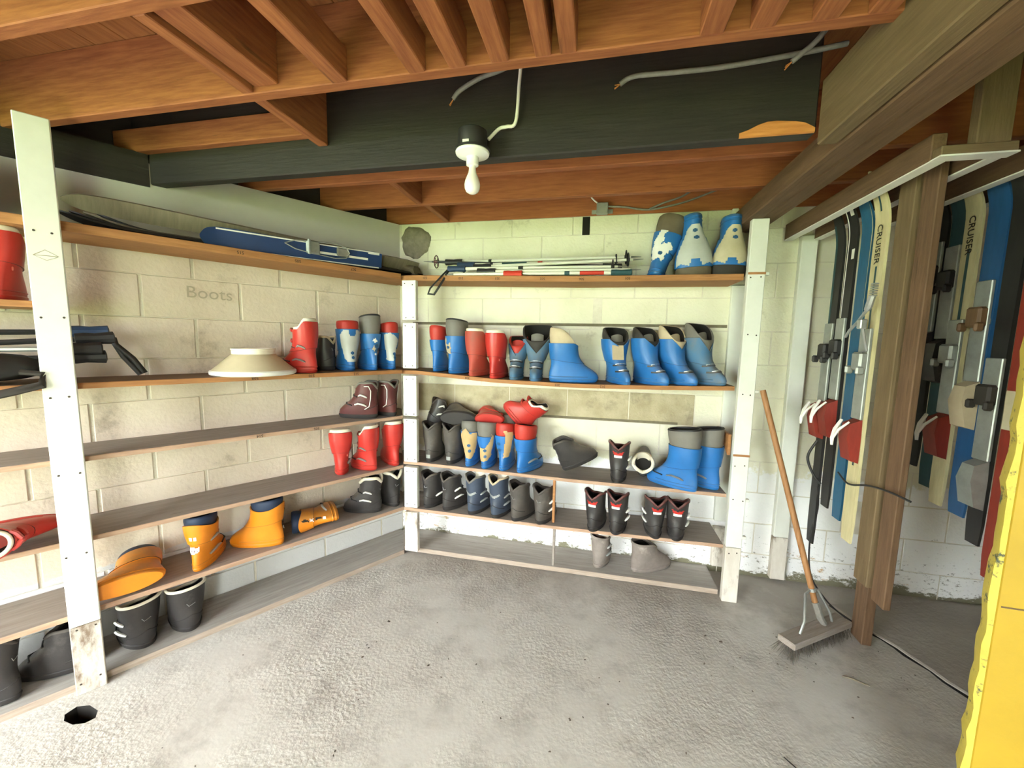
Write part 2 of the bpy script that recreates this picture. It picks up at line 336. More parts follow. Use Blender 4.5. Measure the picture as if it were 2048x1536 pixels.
# thin grey-brown strips along two joints, dark slot and stained corner on the back wall
g = G(); g.box(.10, 2.2, -.004, .004, 1.596, 1.614); g.build('joint_strip', 'slot', wall_back)
g = G(); g.box(.30, 1.95, -.004, .004, .968, .984); g.build('joint_strip', 'slot', wall_back)
g = G(); g.box(1.293, 1.341, -.003, .004, 2.183, 2.296, .001); g.build('slot', 'pit', wall_back, label='black slot under the ceiling joist')
g = G(); rings = []
for k in range(7):
    t = k / 6; ring = []
    for a in range(22):
        th = 2 * math.pi * a / 22; R = (.118 + .007 * math.sin(3 * th + 1) + .005 * math.sin(7 * th)) * math.sin(t * math.pi / 2 + .02) * (1 + random.uniform(-.07, .07))
        ring.append((.125 + R * math.cos(th) * .95, -.028 * math.cos(t * math.pi / 2) * random.uniform(.7, 1.1) + .003, 2.175 + R * math.sin(th) * .95))
    rings.append(ring)
g.loft(rings); g.build('mortar_patch', 'nest', wall_back, smooth=60, label='rough grey mortar patch in the upper corner')
g = G(); g.box(2.205, 2.295, -.03, 0, .36, 1.85, .003); g.build('stud', 'post_paint', wall_back)
g = G(); g.box(2.205, 2.285, -.05, 0, .06, .32, .004); g.build('stud', 'post_worn', wall_back)
tw = text_mesh('Boots', .085, 'pencil')
place('wall_writing', tw, wall_left, T(-1.125, -.0025, 1.708) @ RX(90) @ RZ(-1), 'pencilled word on the block wall')

# floor with the broken pit beside the left post, and the raised right-hand slab
bm = bmesh.new()
def loop(pts):
    vs = [bm.verts.new(p) for p in pts]; return [bm.edges.new((vs[i], vs[(i + 1) % len(vs)])) for i in range(len(vs))]
pit = [(-1.735, 1.41), (-1.725, 1.445), (-1.68, 1.452), (-1.625, 1.43), (-1.603, 1.40), (-1.62, 1.378), (-1.66, 1.37), (-1.71, 1.385)]
ed = loop([(-5.0, -2.2, 0), (4.8, -2.2, 0), (4.8, 4, 0), (-5.0, 4, 0)]) + loop([(x, y, 0) for x, y in pit])
bmesh.ops.triangle_fill(bm, use_beauty=True, edges=ed, normal=(0, 0, 1))
bmesh.ops.recalc_face_normals(bm, faces=bm.faces)
me = bpy.data.meshes.new('floor'); bm.to_mesh(me); bm.free(); me.materials.append(MATS['concrete'])
if me.polygons[0].normal.z < 0: me.flip_normals()
floor = struct(place('floor', me))
g = G(); cx = sum(p[0] for p in pit) / 8; cy = sum(p[1] for p in pit) / 8
g.loft([[(x, y, 0) for x, y in pit], [(cx + (x - cx) * .85, cy + (y - cy) * .85, -.06) for x, y in pit]], False, True); g.build('pit', 'pit', floor)
edge = [(1.87, 2.16), (1.895, 2.02), (1.915, 1.945), (1.93, 1.90), (1.95, 1.84), (1.957, 1.79), (1.978, 1.70), (1.982, 1.64), (2.008, 1.56), (2.02, 1.47), (2.09, 1.2), (2.2, .9)]
ring = edge + [(4.5, .5), (4.5, 1.4), (2.6, 2.2)]
g = G(); g.loft([[(x, y, -.01) for x, y in ring], [(x, y, .006) for x, y in ring], [(x + .008, y, .010) for x, y in ring]], False, True)
g.build('floor_slab', 'slab_dark', floor, smooth=20, label='slightly raised slab with a cracked edge')
g = G(); g.loft([[(x - .010 - .006 * (i % 3), y, .0006) for i, (x, y) in enumerate(edge)], [(x + .002, y, .0006) for x, y in edge]], False, False, closed=False); g.build('floor_crack', 'pit', floor)
g = G(); pts = [(1.02, 1.30), (1.05, 1.24), (1.075, 1.225), (1.10, 1.20), (1.13, 1.16)]
g.tube([(x, y, .0) for x, y in pts], .0022, 5); g.build('floor_crack', 'pit', floor)

# ceiling: roof slab, deck planks, joists, blocking and the dark beam
g = G(); g.box(-4.2, 4.8, -4.45, .3, 2.56, 2.66); ceiling = struct(g.build('ceiling', 'deck', None, FB))
g = G(); g.box(0, 2.6, -.069, .069, 0, .02, .002); pm = g.mesh('plank', 'deck')
for k in range(40):
    place('plank', pm, ceiling, T(-2.3 + k * .14, -.1, 2.537) @ RZ(-90))
def board(parent, x0, x1, y0, y1, z0, z1, mat, name='joist', c=.003, along='x', label=None):
    """a board with its own axes: local x runs along its length so the grain follows"""
    g = G()
    if along == 'x': g.box(0, x1 - x0, y0 - y0, y1 - y0, 0, z1 - z0, c); M = T(x0, y0, z0)
    elif along == 'y': g.box(0, y1 - y0, -(x1 - x0), 0, 0, z1 - z0, c); M = T(x0, y0, z0) @ RZ(90)
    else: g.box(0, z1 - z0, 0, y1 - y0, -(x1 - x0), 0, c); M = T(x0, y0, z0) @ RY(-90)
    return g.build(name, mat, parent, M, 30, label)
JT = 2.537
board(ceiling, -.1, 4.5, 0, .045, 2.302, JT, 'joist_red', 'rim_joist')
for off, mt in ((.375, 'joist_red'), (.75, 'joist_red'), (1.5, 'joist'), (1.875, 'joist'), (2.25, 'joist'), (2.625, 'joist')):
    board(ceiling, -.625 * off - .12, 4.5, -off, -off + .042, 2.302, JT, mt)
board(ceiling, -.80, 2.105, -1.125, -1.072, 2.203, JT, 'beam_dark', 'beam', .005, label='heavy dark stained beam')
board(ceiling, -.96, .235, -1.168, -1.127, 2.338, 2.44, 'joist', 'ledger')
g = G(); rg = []
for k in range(9):
    t = k / 8; h = .012 + .03 * math.sin(t * 3.1) + random.uniform(0, .008)
    rg.append([(.0 + t * .23, 0, 0), (.0 + t * .23, -.006, .002), (.0 + t * .23, -.006, h), (.0 + t * .23, 0, h + .004)])
g.loft(rg); g.build('broken_edge', 'fresh_wood', ceiling, T(1.87, -1.123, 2.205), label='fresh orange break on the dark beam')
for xa, xb, ya, yb, zb in [(.22, .265, -1.457, -1.126, 2.304), (.31, .35, -.707, -.376, 2.304), (.34, .38, -.332, -.001, 2.304),
                           (.22, .262, -1.832, -1.501, 2.304), (.268, .36, -1.832, -1.501, 2.32)]:
    board(ceiling, xa, xb, ya, yb, zb, JT, 'joist', 'blocking', along='y')
for xa, xb in [(.56, .615), (.825, .88), (.955, 1.01), (1.085, 1.14), (1.215, 1.262), (1.285, 1.333), (1.65, 1.71), (1.77, 1.83), (1.91, 1.97), (2.03, 2.09)]:
    board(ceiling, xa, xb, -1.832, -1.501, 2.300, 2.40, 'joist', 'blocking', along='y')
# left wall rim keeping daylight out above the blocks, and a dark strip
g = G(); g.box(-5.4, .2, .10, .16, 2.30, 2.6); g.box(-5.4, -1.33, -.006, .05, 2.19, 2.34); struct(g.build('trim_shade_strip_1', 'beam_dark', None, FL))  # the lower strip stands in for the shaded void over the wall top
# timbers over the rack
board(ceiling, 2.172, 2.245, -3.1, -.005, 2.157, 2.256, 'timber_brown', 'timber', .005, 'y')
board(ceiling, 2.250, 2.33, -3.1, -.005, 2.160, 2.256, 'timber_brown', 'timber', .005, 'y')
board(ceiling, 2.108, 2.168, -3.1, -1.13, 2.162, 2.362, 'timber_olive', 'timber', .004, 'y')
board(ceiling, 2.165, 2.2, -.06, -.005, 2.13, 2.29, 'post_paint', 'blocking', .003, 'z')

# ================================================================== SHELVES AND POSTS

def interp(x, xs, ys):
    if x <= xs[0]: return ys[0]
    if x >= xs[-1]: return ys[-1]
    i = bisect.bisect_right(xs, x) - 1; t = (x - xs[i]) / (xs[i + 1] - xs[i]); return ys[i] + (ys[i + 1] - ys[i]) * t
SHZ = {'B1': ([.27, 1.3, 2.2], [1.900, 1.880, 1.880]), 'B2': ([.27, .8, 1.3, 1.8, 2.2], [1.283, 1.248, 1.238, 1.248, 1.262]), 'B3': ([.27, 1.3, 2.2], [.662, .640, .636]),
       'B4': ([.27, 1.2, 2.2], [.341, .328, .335]), 'B5': ([.2, 2.2], [.04, .036]), 'L1': ([0, 2], [1.906, 1.922]), 'L2': ([0, 2], [1.286, 1.296]), 'L3': ([0, 2], [.978, .995]),
       'L4': ([0, 2], [.638, .655]), 'L5': ([0, 2], [.344, .336]), 'L6': ([0, 2], [.032, .030]), 'LX': ([0, 2], [1.61, 1.61])}
def shelf_z(k, x): return interp(abs(x), *SHZ[k])
def shelf(key, depth, thick, x_end, tops, edges, label, xa=0.03, numbers=()):
    wall = key[0]; sg = 1 if wall == 'B' else -1; g = G(); rings = []; N = 26
    cols = sorted(set([xa + (abs(x_end) - xa) * k / N for k in range(N + 1)] + [depth * .554 + .001]))
    for x in cols:
        if x < xa: continue
        z = shelf_z(key, x); d = min(depth, max(.02, x / .554)) - .0; w = random.uniform(-.0012, .0012)
        rings.append([(sg * x, -.006, z), (sg * x, -d + w + .002, z), (sg * x, -d + w, z - .003), (sg * x, -d + w, z - thick), (sg * x, -.006, z - thick)])
    n = 5
    for a in range(len(rings) - 1):
        for i in range(n):
            g.cur = 0 if i == 0 else 1
            g.add([rings[a][i], rings[a][(i + 1) % n], rings[a + 1][(i + 1) % n], rings[a + 1][i]], [(0, 1, 2, 3)])
    g.cur = 1; g.add(rings[0], [tuple(range(n))]); g.add(rings[-1], [tuple(range(n))])
    me = g.mesh('shelf_board', [tops, edges], 0)
    bm = bmesh.new(); bm.from_mesh(me); bmesh.ops.remove_doubles(bm, verts=bm.verts, dist=1e-5); bmesh.ops.recalc_face_normals(bm, faces=bm.faces); bm.to_mesh(me); bm.free()
    o = tag(place('shelf_board', me, None, FR[wall]), label, 'shelf', 'shelf boards')
    for x, txt in numbers:
        place('number_marking', text_mesh(txt, .021, 'ink'), o, T(x, -depth - .0022, shelf_z(key, x) - thick * .5) @ RX(90) @ RZ(180))
    return o
shelf('B1', .28, .034, 2.185, 'shelf_top_brown', 'shelf_edge', 'top back wall shelf carrying ski poles and three boots', numbers=[(.322, '321'), (.564, '313'), (.801, '323'), (1.081, '502'), (1.313, '506'), (1.574, '501')])
shelf('B2', .28, .024, 2.185, 'shelf_top_brown', 'shelf_edge', 'sagging second back wall shelf with red and blue boots', numbers=[(.611, '304'), (1.191, '310'), (1.461, '312')])
shelf('B3', .285, .020, 2.185, 'shelf_top', 'shelf_edge_pale', 'third back wall shelf with the tan patched boots')
shelf('B4', .30, .020, 2.185, 'shelf_top', 'shelf_edge_pale', 'fourth back wall shelf with the row of black boots')
shelf('B5', .27, .030, 2.185, 'floor_plank', 'plank_edge', 'plank on the floor along the back wall')
shelf('L1', .30, .036, -2.6, 'shelf_top_brown', 'shelf_edge', 'top left wall shelf carrying the skis', numbers=[(-1.042, 'S15'), (-.783, '505'), (-.48, '507')])
shelf('L2', .30, .024, -2.6, 'shelf_top_brown', 'shelf_edge', 'left wall shelf with the cream conical shade', numbers=[(-1.008, '508'), (-.735, '510'), (-.48, '512')])
shelf('L3', .30, .020, -2.6, 'shelf_top', 'shelf_edge_pale', 'left wall shelf with the maroon boots', numbers=[(-1.0, '514'), (-.719, '505')])
shelf('L4', .30, .020, -2.6, 'shelf_top', 'shelf_edge_pale', 'left wall shelf with the three bright red boots')
shelf('L5', .30, .022, -2.6, 'shelf_top', 'shelf_edge_pale', 'left wall shelf with the orange boots')
shelf('L6', .30, .030, -2.6, 'floor_plank', 'plank_edge', 'plank on the floor along the left wall')
shelf('LX', .30, .024, -2.6, 'shelf_top_brown', 'shelf_edge', 'short extra shelf left of the left white post', xa=1.715)

def post(F, x0, x1, y0, y1, parts, label, screws=(), name='shelf_post'):
    o = thing(name, label, 'post', F @ T((x0 + x1) / 2, (y0 + y1) / 2, 0)); w = (x1 - x0) / 2; d = (y1 - y0) / 2
    for z0, z1, mt in parts:
        g = G(); g.box(-w, w, -d, d, z0, z1, .003); g.build('post_section' if mt == 'post_paint' else 'weathered_foot', mt, o)
    if screws:
        g = G()
        for x, z in screws: g.lathe([(.0042, 0), (.003, .002)], 8, T(x * w, -d + .0003, z) @ RX(90))
        g.build('screws', 'screw', o)
    return o
sc = lambda *zs: [(sx * random.uniform(.45, .7), z + random.uniform(-.006, .006)) for z in zs for sx in (-1, 1)]
post(FL, -1.712, -1.622, -.342, -.303, [(.30, 2.268, 'post_paint'), (0, .298, 'post_worn')], 'tall white painted post at the left end with pencil diamond', sc(1.86, 1.55, 1.24, .94, .60, .29, .05))
post(FB, .183, .277, -.325, -.288, [(1.612, 1.862, 'post_paint'), (1.30, 1.594, 'post_paint'), (.985, 1.252, 'post_paint'), (.672, .965, 'post_paint'), (.355, .636, 'post_paint'), (.042, .322, 'post_worn')],
     'white corner post of stacked screwed blocks between the shelves', sc(1.84, 1.63, 1.57, 1.32, 1.23, 1.0, .95, .69, .61, .38))
rp = post(FB, 2.192, 2.275, -.325, -.284, [(.335, 2.155, 'post_paint'), (0, .333, 'post_worn')], 'tall white post at the right end of the back shelves', sc(1.85, 1.55, 1.22, .82, .62, .30))
for z, m_ in ((1.868, 'shelf_edge'), (.872, 'shelf_edge')):
    g = G(); g.box(-.043, .043, -.0235, -.0195, z, z + .012, .001); g.build('shelf_strip', m_, rp)
for z in (1.872, 1.24, .62, .40):
    g = G(); g.box(.0415, .062, -.02, .002, z - .008, z + .008, .002); g.build('peg', 'post_paint', rp)
# pencil diamond on the left post
g = G(); cyc = [(-.03, 0), (0, .022), (.032, .002), (.002, -.016), (-.03, 0), (.032, .002)]
g.tube([(x, 0, z) for x, z in cyc], .0011, 4); g.build('pencil_mark', 'pencil', [o for o in COL.objects if o.name == 'shelf_post'][0], T(0, -.0202, 1.775))
st = post(FB, 2.552, 2.636, -.042, -.002, [(.30, 2.128, 'post_paint'), (.02, .298, 'post_worn')], 'white stud fixed to the wall behind the broom', name='wall_stud')
g = G(); g.box(-.008, .008, -.014, .014, 0, .282, .002); tag(g.build('shelf_strut', 'shelf_edge', None, FB @ T(1.19, -.262, .338)), 'thin wooden strut standing on the fourth shelf', 'strut')
g = G(); g.box(-.008, .008, -.014, .014, 0, .266, .002); tag(g.build('shelf_strut', 'shelf_top', None, FB @ T(1.197, -.25, .041)), 'thin wooden strut standing on the floor plank', 'strut')
g = G(); g.add([(2.18, -.26, .98), (2.18, -.02, .98), (2.18, -.26, .86), (2.195, -.26, .98), (2.195, -.02, .98), (2.195, -.26, .86)], [(0, 1, 2), (3, 5, 4), (0, 3, 4, 1), (1, 4, 5, 2), (2, 5, 3, 0)])
tag(g.build('shelf_bracket', 'shelf_edge', None, FB), 'brown triangular bracket behind the right post', 'bracket')

# ================================================================== BOOTS
# heel at the local origin, toe along +y, x to the right
SHELL = dict(z=[0, .012, .03, .055, .08, .10, .12, .145, .175, .21, .25, .30, .40],
             yb=[.012, .006, .002, .002, .006, .010, .011, .009, .005, .001, .0, .002, .006],
             yf=[.262, .274, .280, .272, .242, .212, .188, .170, .160, .156, .158, .164, .176],
             w=[.037, .038, .039, .040, .0415, .043, .0455, .050, .0560, .061, .064, .065, .064])
LEATHER = dict(z=[0, .012, .03, .055, .08, .10, .12, .145, .175, .21, .25, .30, .40],
               yb=[.010, .006, .002, .0, .002, .006, .009, .009, .006, .001, -.004, -.006, -.006],
               yf=[.258, .268, .272, .262, .235, .205, .180, .160, .150, .146, .146, .148, .150],
               w=[.041, .044, .047, .050, .053, .0555, .057, .0585, .060, .0615, .063, .063, .063])
class Last:
    def __init__(s, base, length, wide=1.0, flare=0.0): s.b = base; s.k = length / .28; s.wd = wide; s.zs = 1.0; s.fl = flare
    def dims(s, z):
        z /= s.zs; b = s.b; return interp(z, b['z'], b['yb']) * s.k, interp(z, b['z'], b['yf']) * s.k, interp(z, b['z'], b['w']) * s.wd * (1 + s.fl * max(0, min(1, (z - .10) / .16)))
    def pt(s, phi, z, off=0.0):
        yb, yf, w = s.dims(z); zz = z / s.zs
        t = min(1, max(0, (zz - .05) / .12)); ym = yb + (yf - yb) * (.40 + .10 * t); e = 2 / (2.25 - .1 * t)
        c, sn = math.cos(phi), math.sin(phi)
        cx = math.copysign(abs(sn) ** e, sn); cy = math.copysign(abs(c) ** e, c)
        ww = w * (1 - .20 * (1 - t) * max(0, -c))
        return ((ww + off) * cx, ym + ((yf - ym + off) if c > 0 else (ym - yb + off)) * cy, z)
NSEG = 36
PHI = [2 * math.pi * k / NSEG for k in range(NSEG)]
def wrap(p): return (p + math.pi) % (2 * math.pi) - math.pi
def smooth01(t): t = max(0, min(1, t)); return t * t * (3 - 2 * t)
def wall_rings(L, z0f, z1f, off, n):
    return [[L.pt(p, z0f(p) + (z1f(p) - z0f(p)) * k / n, off) for p in PHI] for k in range(n + 1)]
def inside(poly, u, v):
    r = False; n = len(poly)
    for i in range(n):
        x1, y1 = poly[i]; x2, y2 = poly[(i + 1) % n]
        if (y1 > v) != (y2 > v) and u < (x2 - x1) * (v - y1) / (y2 - y1) + x1: r = not r
    return r
def on_shell(L, poly, off, cell=.005, centre=math.pi):
    """a patch hugging the shell: u runs to the right of the heel line, v up"""
    us = [p[0] for p in poly]; vs = [p[1] for p in poly]; g = G(); key = {}; V = []; F = []
    nu = max(2, int((max(us) - min(us)) / cell)); nv = max(2, int((max(vs) - min(vs)) / cell))
    du = (max(us) - min(us)) / nu; dv = (max(vs) - min(vs)) / nv
    def vid(i, j):
        if (i, j) not in key: key[i, j] = len(V); V.append(L.pt(centre - (min(us) + i * du) / .056, min(vs) + j * dv, off))
        return key[i, j]
    for i in range(nu):
        for j in range(nv):
            if inside(poly, min(us) + (i + .5) * du, min(vs) + (j + .5) * dv): F.append((vid(i, j), vid(i + 1, j), vid(i + 1, j + 1), vid(i, j + 1)))
    g.add(V, F); return g
def circle(u, v, r, n=14): return [(u + r * math.cos(2 * math.pi * k / n), v + r * math.sin(2 * math.pi * k / n)) for k in range(n)]
def jag(poly, a=.004, sub=4):
    out = []
    for i in range(len(poly)):
        (x1, y1), (x2, y2) = poly[i], poly[(i + 1) % len(poly)]
        for k in range(sub): t = k / sub; out.append((x1 + (x2 - x1) * t + random.uniform(-a, a), y1 + (y2 - y1) * t + random.uniform(-a, a)))
    return out
def patches(kind, h):
    """(material, polygon) list on the back of a boot whose shell ends at height h"""
    D = lambda u, v: ('dot_blue', circle(u, v, .0105))
    two = [D(.0, h * .43), D(.003, h * .32)]
    if kind == 'grey_full':
        return [('shield', [(-.052, h * .30), (-.035, h * .22), (.035, h * .22), (.052, h * .30), (.062, h * .62), (.062, h * .88), (.036, h * .96), (.030, h * .98), (.018, h * .98), (.012, h * .84), (-.012, h * .84), (-.018, h * .98), (-.04, h * .98), (-.062, h * .86), (-.062, h * .6)])] + two
    if kind in ('shield', 'shield_tan'):
        return [(kind, [(-.042, h * .30), (-.02, h * .22), (.02, h * .22), (.042, h * .30), (.066, h * .75), (.068, h * .98), (.045, h * .93), (.018, h * .98), (.010, h * .86), (-.008, h * .86), (-.018, h * .98), (-.045, h * .93), (-.066, h * .98), (-.064, h * .7)])] + [D(-.004, h * .46), D(.002, h * .33)]
    if kind == 'grey_torn':
        return [('shield', jag([(-.055, h * .26), (-.005, h * .24), (-.002, h * .42), (.012, h * .48), (.03, h * .80), (.012, h * .88), (-.02, h * 1.0), (-.06, h * .95)], .003))] + two
    if kind == 'tan_full':
        return [('tan_patch', jag([(-.052, h * .62), (-.03, h * .40), (-.012, h * .26), (.03, h * .25), (.055, h * .4), (.055, h * .98), (.03, h * 1.0), (.012, h * .94), (-.01, h * 1.1), (-.035, h * 1.0), (-.052, h * .9)], .003))] + [D(.006, h * .62), D(.012, h * .46)]
    if kind == 'tan_side':
        return [('tan_patch', jag([(-.05, h * .40), (-.03, h * .24), (.03, h * .26), (.056, h * .42), (.058, h * 1.02), (.042, h * 1.08), (.034, h * .86), (.004, h * .66), (-.03, h * .66)], .003))] + [D(.006, h * .58), D(.01, h * .40)]
    if kind == 'tan_right':
        return [('tan_patch', jag([(.006, h * .38), (.05, h * .38), (.06, h * .6), (.06, h * 1.12), (.03, h * 1.12), (.016, h * 1.2), (.008, h * 1.16), (.016, h * 1.02), (.012, h * .6)], .003)), D(-.018, h * .78), D(-.018, h * .60)]
    if kind == 'tan_left':
        return [('tan_patch', jag([(-.06, h * .25), (-.04, h * .28), (-.022, h * .60), (-.03, h * .82), (-.044, h * 1.05), (-.06, h * .7)], .003)), D(-.03, h * .56), D(-.034, h * .40)]
    if kind == 'peel':
        return [('white', jag([(-.06, h * .28), (-.02, h * .40), (.004, h * .30), (.014, h * .50), (.036, h * .62), (.02, h * .76), (-.012, h * .72), (-.006, h * 1.0), (-.028, h * 1.06), (-.062, h * .6)], .007, 5)), D(-.012, h * .50)]
    if kind == 'tear':
        return [('tan', jag([(-.035, h * .36), (-.022, h * .58), (.012, h * .52), (.014, h * .82), (-.012, h * .76), (-.02, h * 1.0), (-.036, h * .9)], .005)), D(-.006, h * .70)]
    if kind == 'dots':
        return [('white', jag(circle(-.004, h * .82, .012), .004, 1)), ('tan', jag([(-.02, h * .58), (-.006, h * .50), (.004, h * .60), (-.008, h * .68)], .002, 2)), D(.008, h * .68), D(.006, h * .53), ('white', circle(0, h * .44, .006))]
    if kind == 'print':
        return [('white', [(-.012, h * .72), (-.002, h * .72), (-.002, h * .80), (-.012, h * .80)]), ('white', [(.002, h * .72), (.012, h * .72), (.012, h * .80), (.002, h * .80)]), ('white', jag([(-.02, h * .42), (.02, h * .42), (.02, h * .56), (-.02, h * .56)], .003)), ('maroon', jag([(-.014, h * .46), (.014, h * .46), (.014, h * .50), (-.014, h * .50)], .003))]
    if kind == 'sprint':
        return [('ink', jag([(.012, h * .82), (.026, h * .82), (.026, h * .98), (.012, h * .98)], .004)), ('white', jag([(.010, h * .70), (.026, h * .70), (.024, h * .78), (.012, h * .78)], .004)), ('ink', jag([(.016, h * .48), (.03, h * .48), (.03, h * .62), (.016, h * .62)], .004)), ('white', [(.012, h * .36), (.03, h * .36), (.03, h * .44), (.012, h * .44)])]
    return []
def boot(M, style, length, total, label, roll=0, flip=False, liner='grey', lin=.06, patch=None, notch=0.0, dusty=0, bk=0, narrow=1.0, flare=0.0,
         tag_=0, plate=0, stripe=0, wedge=0, tanc=0, pin=0, pink=0, cream=0, creamrim=0, bkl=0, tilt=None, group='ski boots on the shelves', name='ski_boot', **kw):
    leather = style in ('black', 'navy', 'maroon', 'mud')
    if kw.get('tag'): tag_ = 1
    L = Last(LEATHER if leather else SHELL, length, narrow, flare)
    if leather: lin = .012
    if style == 'red': liner, lin = 'cream', .018
    if style == 'orange': liner, lin = 'navy_liner', .045
    h = total - lin
    if tilt is not None: MM = M @ tilt
    elif flip: MM = M @ RY(roll) @ T(0, 0, total - .004) @ T(0, .05, 0) @ RX(180) @ T(0, -.05, 0) @ RZ(180) @ T(0, -.14, 0)
    elif roll: MM = M @ T(0, .05, 0) @ RX(-8) @ RY(roll) @ T(0, -.05, 0)
    else: MM = M
    o = thing(name, label, 'boot', MM, group)
    body = {'blue': 'blue_dusty' if dusty else 'blue', 'red': 'red_dusty' if dusty else 'red', 'orange': 'orange_dusty' if dusty else 'orange',
            'black': 'black_dusty' if dusty else 'black', 'navy': 'navy', 'maroon': 'maroon', 'mud': 'mud'}[style]
    # sole
    st = .026 if leather else .02
    g = G(); g.loft([[L.pt(p, z, of) for p in PHI] for z, of in ((0, .001), (.004, .004), (st - .004, .004), (st, .001))])
    g.build('sole', 'mud' if style == 'mud' else ('sole_black' if leather else body), o)
    if leather:
        notch_b = 0 if style in ('mud',) or creamrim else .040
        ztop = lambda p: h - notch_b * max(0, 1 - (math.pi - abs(wrap(p))) / .75) - .035 * smooth01((1.4 - abs(wrap(p))) / 1.0)
        g = G(); rings = [[L.pt(p, z, 0) for p in PHI] for z in (.02, .035, .055, .075, .09, .105)]
        rings += wall_rings(L, lambda p: .115, ztop, 0, 8)
        rings += [[L.pt(p, ztop(p), -.006) for p in PHI], [L.pt(p, ztop(p) - .05, -.008) for p in PHI], [L.pt(p, .10, -.010) for p in PHI]]
        g.loft(rings, True, True); g.build('upper', [body], o, smooth=50)
        inner = 'cream' if (cream or creamrim) else ('tan' if style == 'navy' else 'black_deep')
        if style == 'mud': inner = 'mud'
        g = G(); pts = [L.pt(p, ztop(p) + .002, -.002) for p in PHI]; g.tube(pts + pts[:2], .011 if cream else .0075, 6, False)
        g.build('collar', {'navy': 'tan' if tanc else 'grey', 'maroon': 'grey', 'mud': 'mud'}.get(style, 'cream' if creamrim or cream else ('tan' if pink else ('maroon' if stripe else 'black_dusty'))), o, smooth=60)
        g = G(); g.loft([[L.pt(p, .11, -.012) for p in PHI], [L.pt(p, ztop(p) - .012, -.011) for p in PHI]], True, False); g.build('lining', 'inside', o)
        if cream or style == 'navy':      # pale tongue standing in the opening
            g = G(); cy = L.dims(h)[1]
            g.loft([[(x, cy - .035 + .02 * (1 - (x / .04) ** 2) + t * .02, h - .06 + t * .085 - .012 * (x / .04) ** 2 * t) for x in [-.036 + .009 * k for k in range(9)]] for t in [0, .3, .6, .85, 1]] , False, False, closed=False)
            g.build('tongue', 'cream', o, smooth=60)
        # counter seams on the heel
        g = G()
        g.tube([L.pt(math.pi - a, .058 + .03 * (1 - abs(a) / 1.3), .001) for a in [-1.3 + .26 * k for k in range(11)]], .0018, 5)
        if style != 'mud': g.build('seam', 'sole_black', o)
        if plate: on_shell(L, [(-.02, .03), (.014, .03), (.014, .055), (-.02, .055)], .006).build('heel_tab', 'silver', o)
        if stripe:
            v = h - .040
            on_shell(L, [(-.020, v - .028), (.020, v - .028), (.030, v - .004), (0, v - .014), (-.030, v - .004)], .0025).build('heel_stripe', 'red', o)
            on_shell(L, [(-.017, v - .044), (.017, v - .044), (.020, v - .029), (-.020, v - .029)], .0025).build('heel_stripe', 'white', o)
        if style == 'navy':
            v = h * .55
            on_shell(L, [(-.042, v + .010), (-.036, v + .020), (0, v + .004), (.036, v + .020), (.042, v + .010), (.006, v - .012), (-.006, v - .012)], .0022, .004).build('chevron', 'silver', o)
        elif style == 'black' and not stripe and not plate:
            g = G(); v = h * .62
            g.tube([L.pt(math.pi - u / .056, v + dv, .002) for u, dv in ((-.012, .012), (-.006, -.004), (.002, .0), (.012, .004))], .0014, 4); g.build('mark', 'silver', o)
        if style == 'maroon':
            for sx in (-1, 1):
                g = G(); g.tube([L.pt(math.pi - sx * a, zz, .002) for a, zz in ((1.5, h - .02), (1.1, h - .02), (.85, h - .05), (.85, h - .10), (1.0, h - .15), (1.3, .06))], .003, 5); g.build('piping', 'white', o)
    else:
        front = .045 if style == 'red' else 0.0
        def ztop(p):
            a = abs(wrap(p)); z = h - front * smooth01((2.0 - a) / .7)
            if notch: z -= notch * max(0, 1 - a / .85) ** .9
            if style == 'orange': z += .010 * math.cos(p * 2) - .006 * math.cos(p)
            return z
        g = G(); zs = (.016, .03, .045, .06, .075, .09, .105, .12, .135, .15, .165)
        g.loft([[L.pt(p, z, 0) for p in PHI] for z in zs], True, True); g.build('lower_shell', body, o, smooth=50)
        # groove line round the heel, a proud ledge
        g = G(); pts = [L.pt(math.pi - a, .034, .0005) for a in [-2.2 + .2 * k for k in range(23)]]; g.tube(pts, .003, 5); g.build('ledge', body, o)
        zc = lambda p: .128 - .022 * math.cos(p) * .6
        g = G(); rings = wall_rings(L, zc, ztop, .0055, 9)
        rings = [[L.pt(p, zc(p), -.002) for p in PHI]] + rings + [[L.pt(p, ztop(p) + .001, .001) for p in PHI], [L.pt(p, ztop(p) - .012, -.002) for p in PHI]]
        g.loft(rings, False, False); g.build('cuff', body, o, smooth=50)
        g = G(); pts = [L.pt(p, zc(p) + .0005, .0042) for p in PHI]; g.tube(pts + pts[:1], .0016, 4, False); g.build('overlap_seam', 'black_deep', o)
        lm = 'red_liner' if liner == 'red' else liner
        # liner: a thick sleeve standing above the cuff, hollow inside
        def zl(p):
            base = ztop(p) if style == 'red' else h
            return base + lin - (.012 * math.cos(p) * (1 if lin > .05 else .3)) - ((.02 + lin * .75) * smooth01((1.9 - abs(wrap(p))) / 1.5) if notch else 0)
        g = G()
        fl = .003 if lin > .07 else -.004
        rings = [[L.pt(p, max(.10, ztop(p) - .035), -.006) for p in PHI], [L.pt(p, ztop(p) - .004, -.004) for p in PHI]]
        rings += [[L.pt(p, ztop(p) + (zl(p) - ztop(p)) * t, -.003 + (fl + .003) * t + .003 * math.sin(t * 3.1)) for p in PHI] for t in (.25, .5, .75, .93)]
        rings += [[L.pt(p, zl(p), fl - .005) for p in PHI], [L.pt(p, zl(p) - .004, fl - .011) for p in PHI]]
        g.loft(rings, False, False); g.build('liner', lm, o, smooth=55)
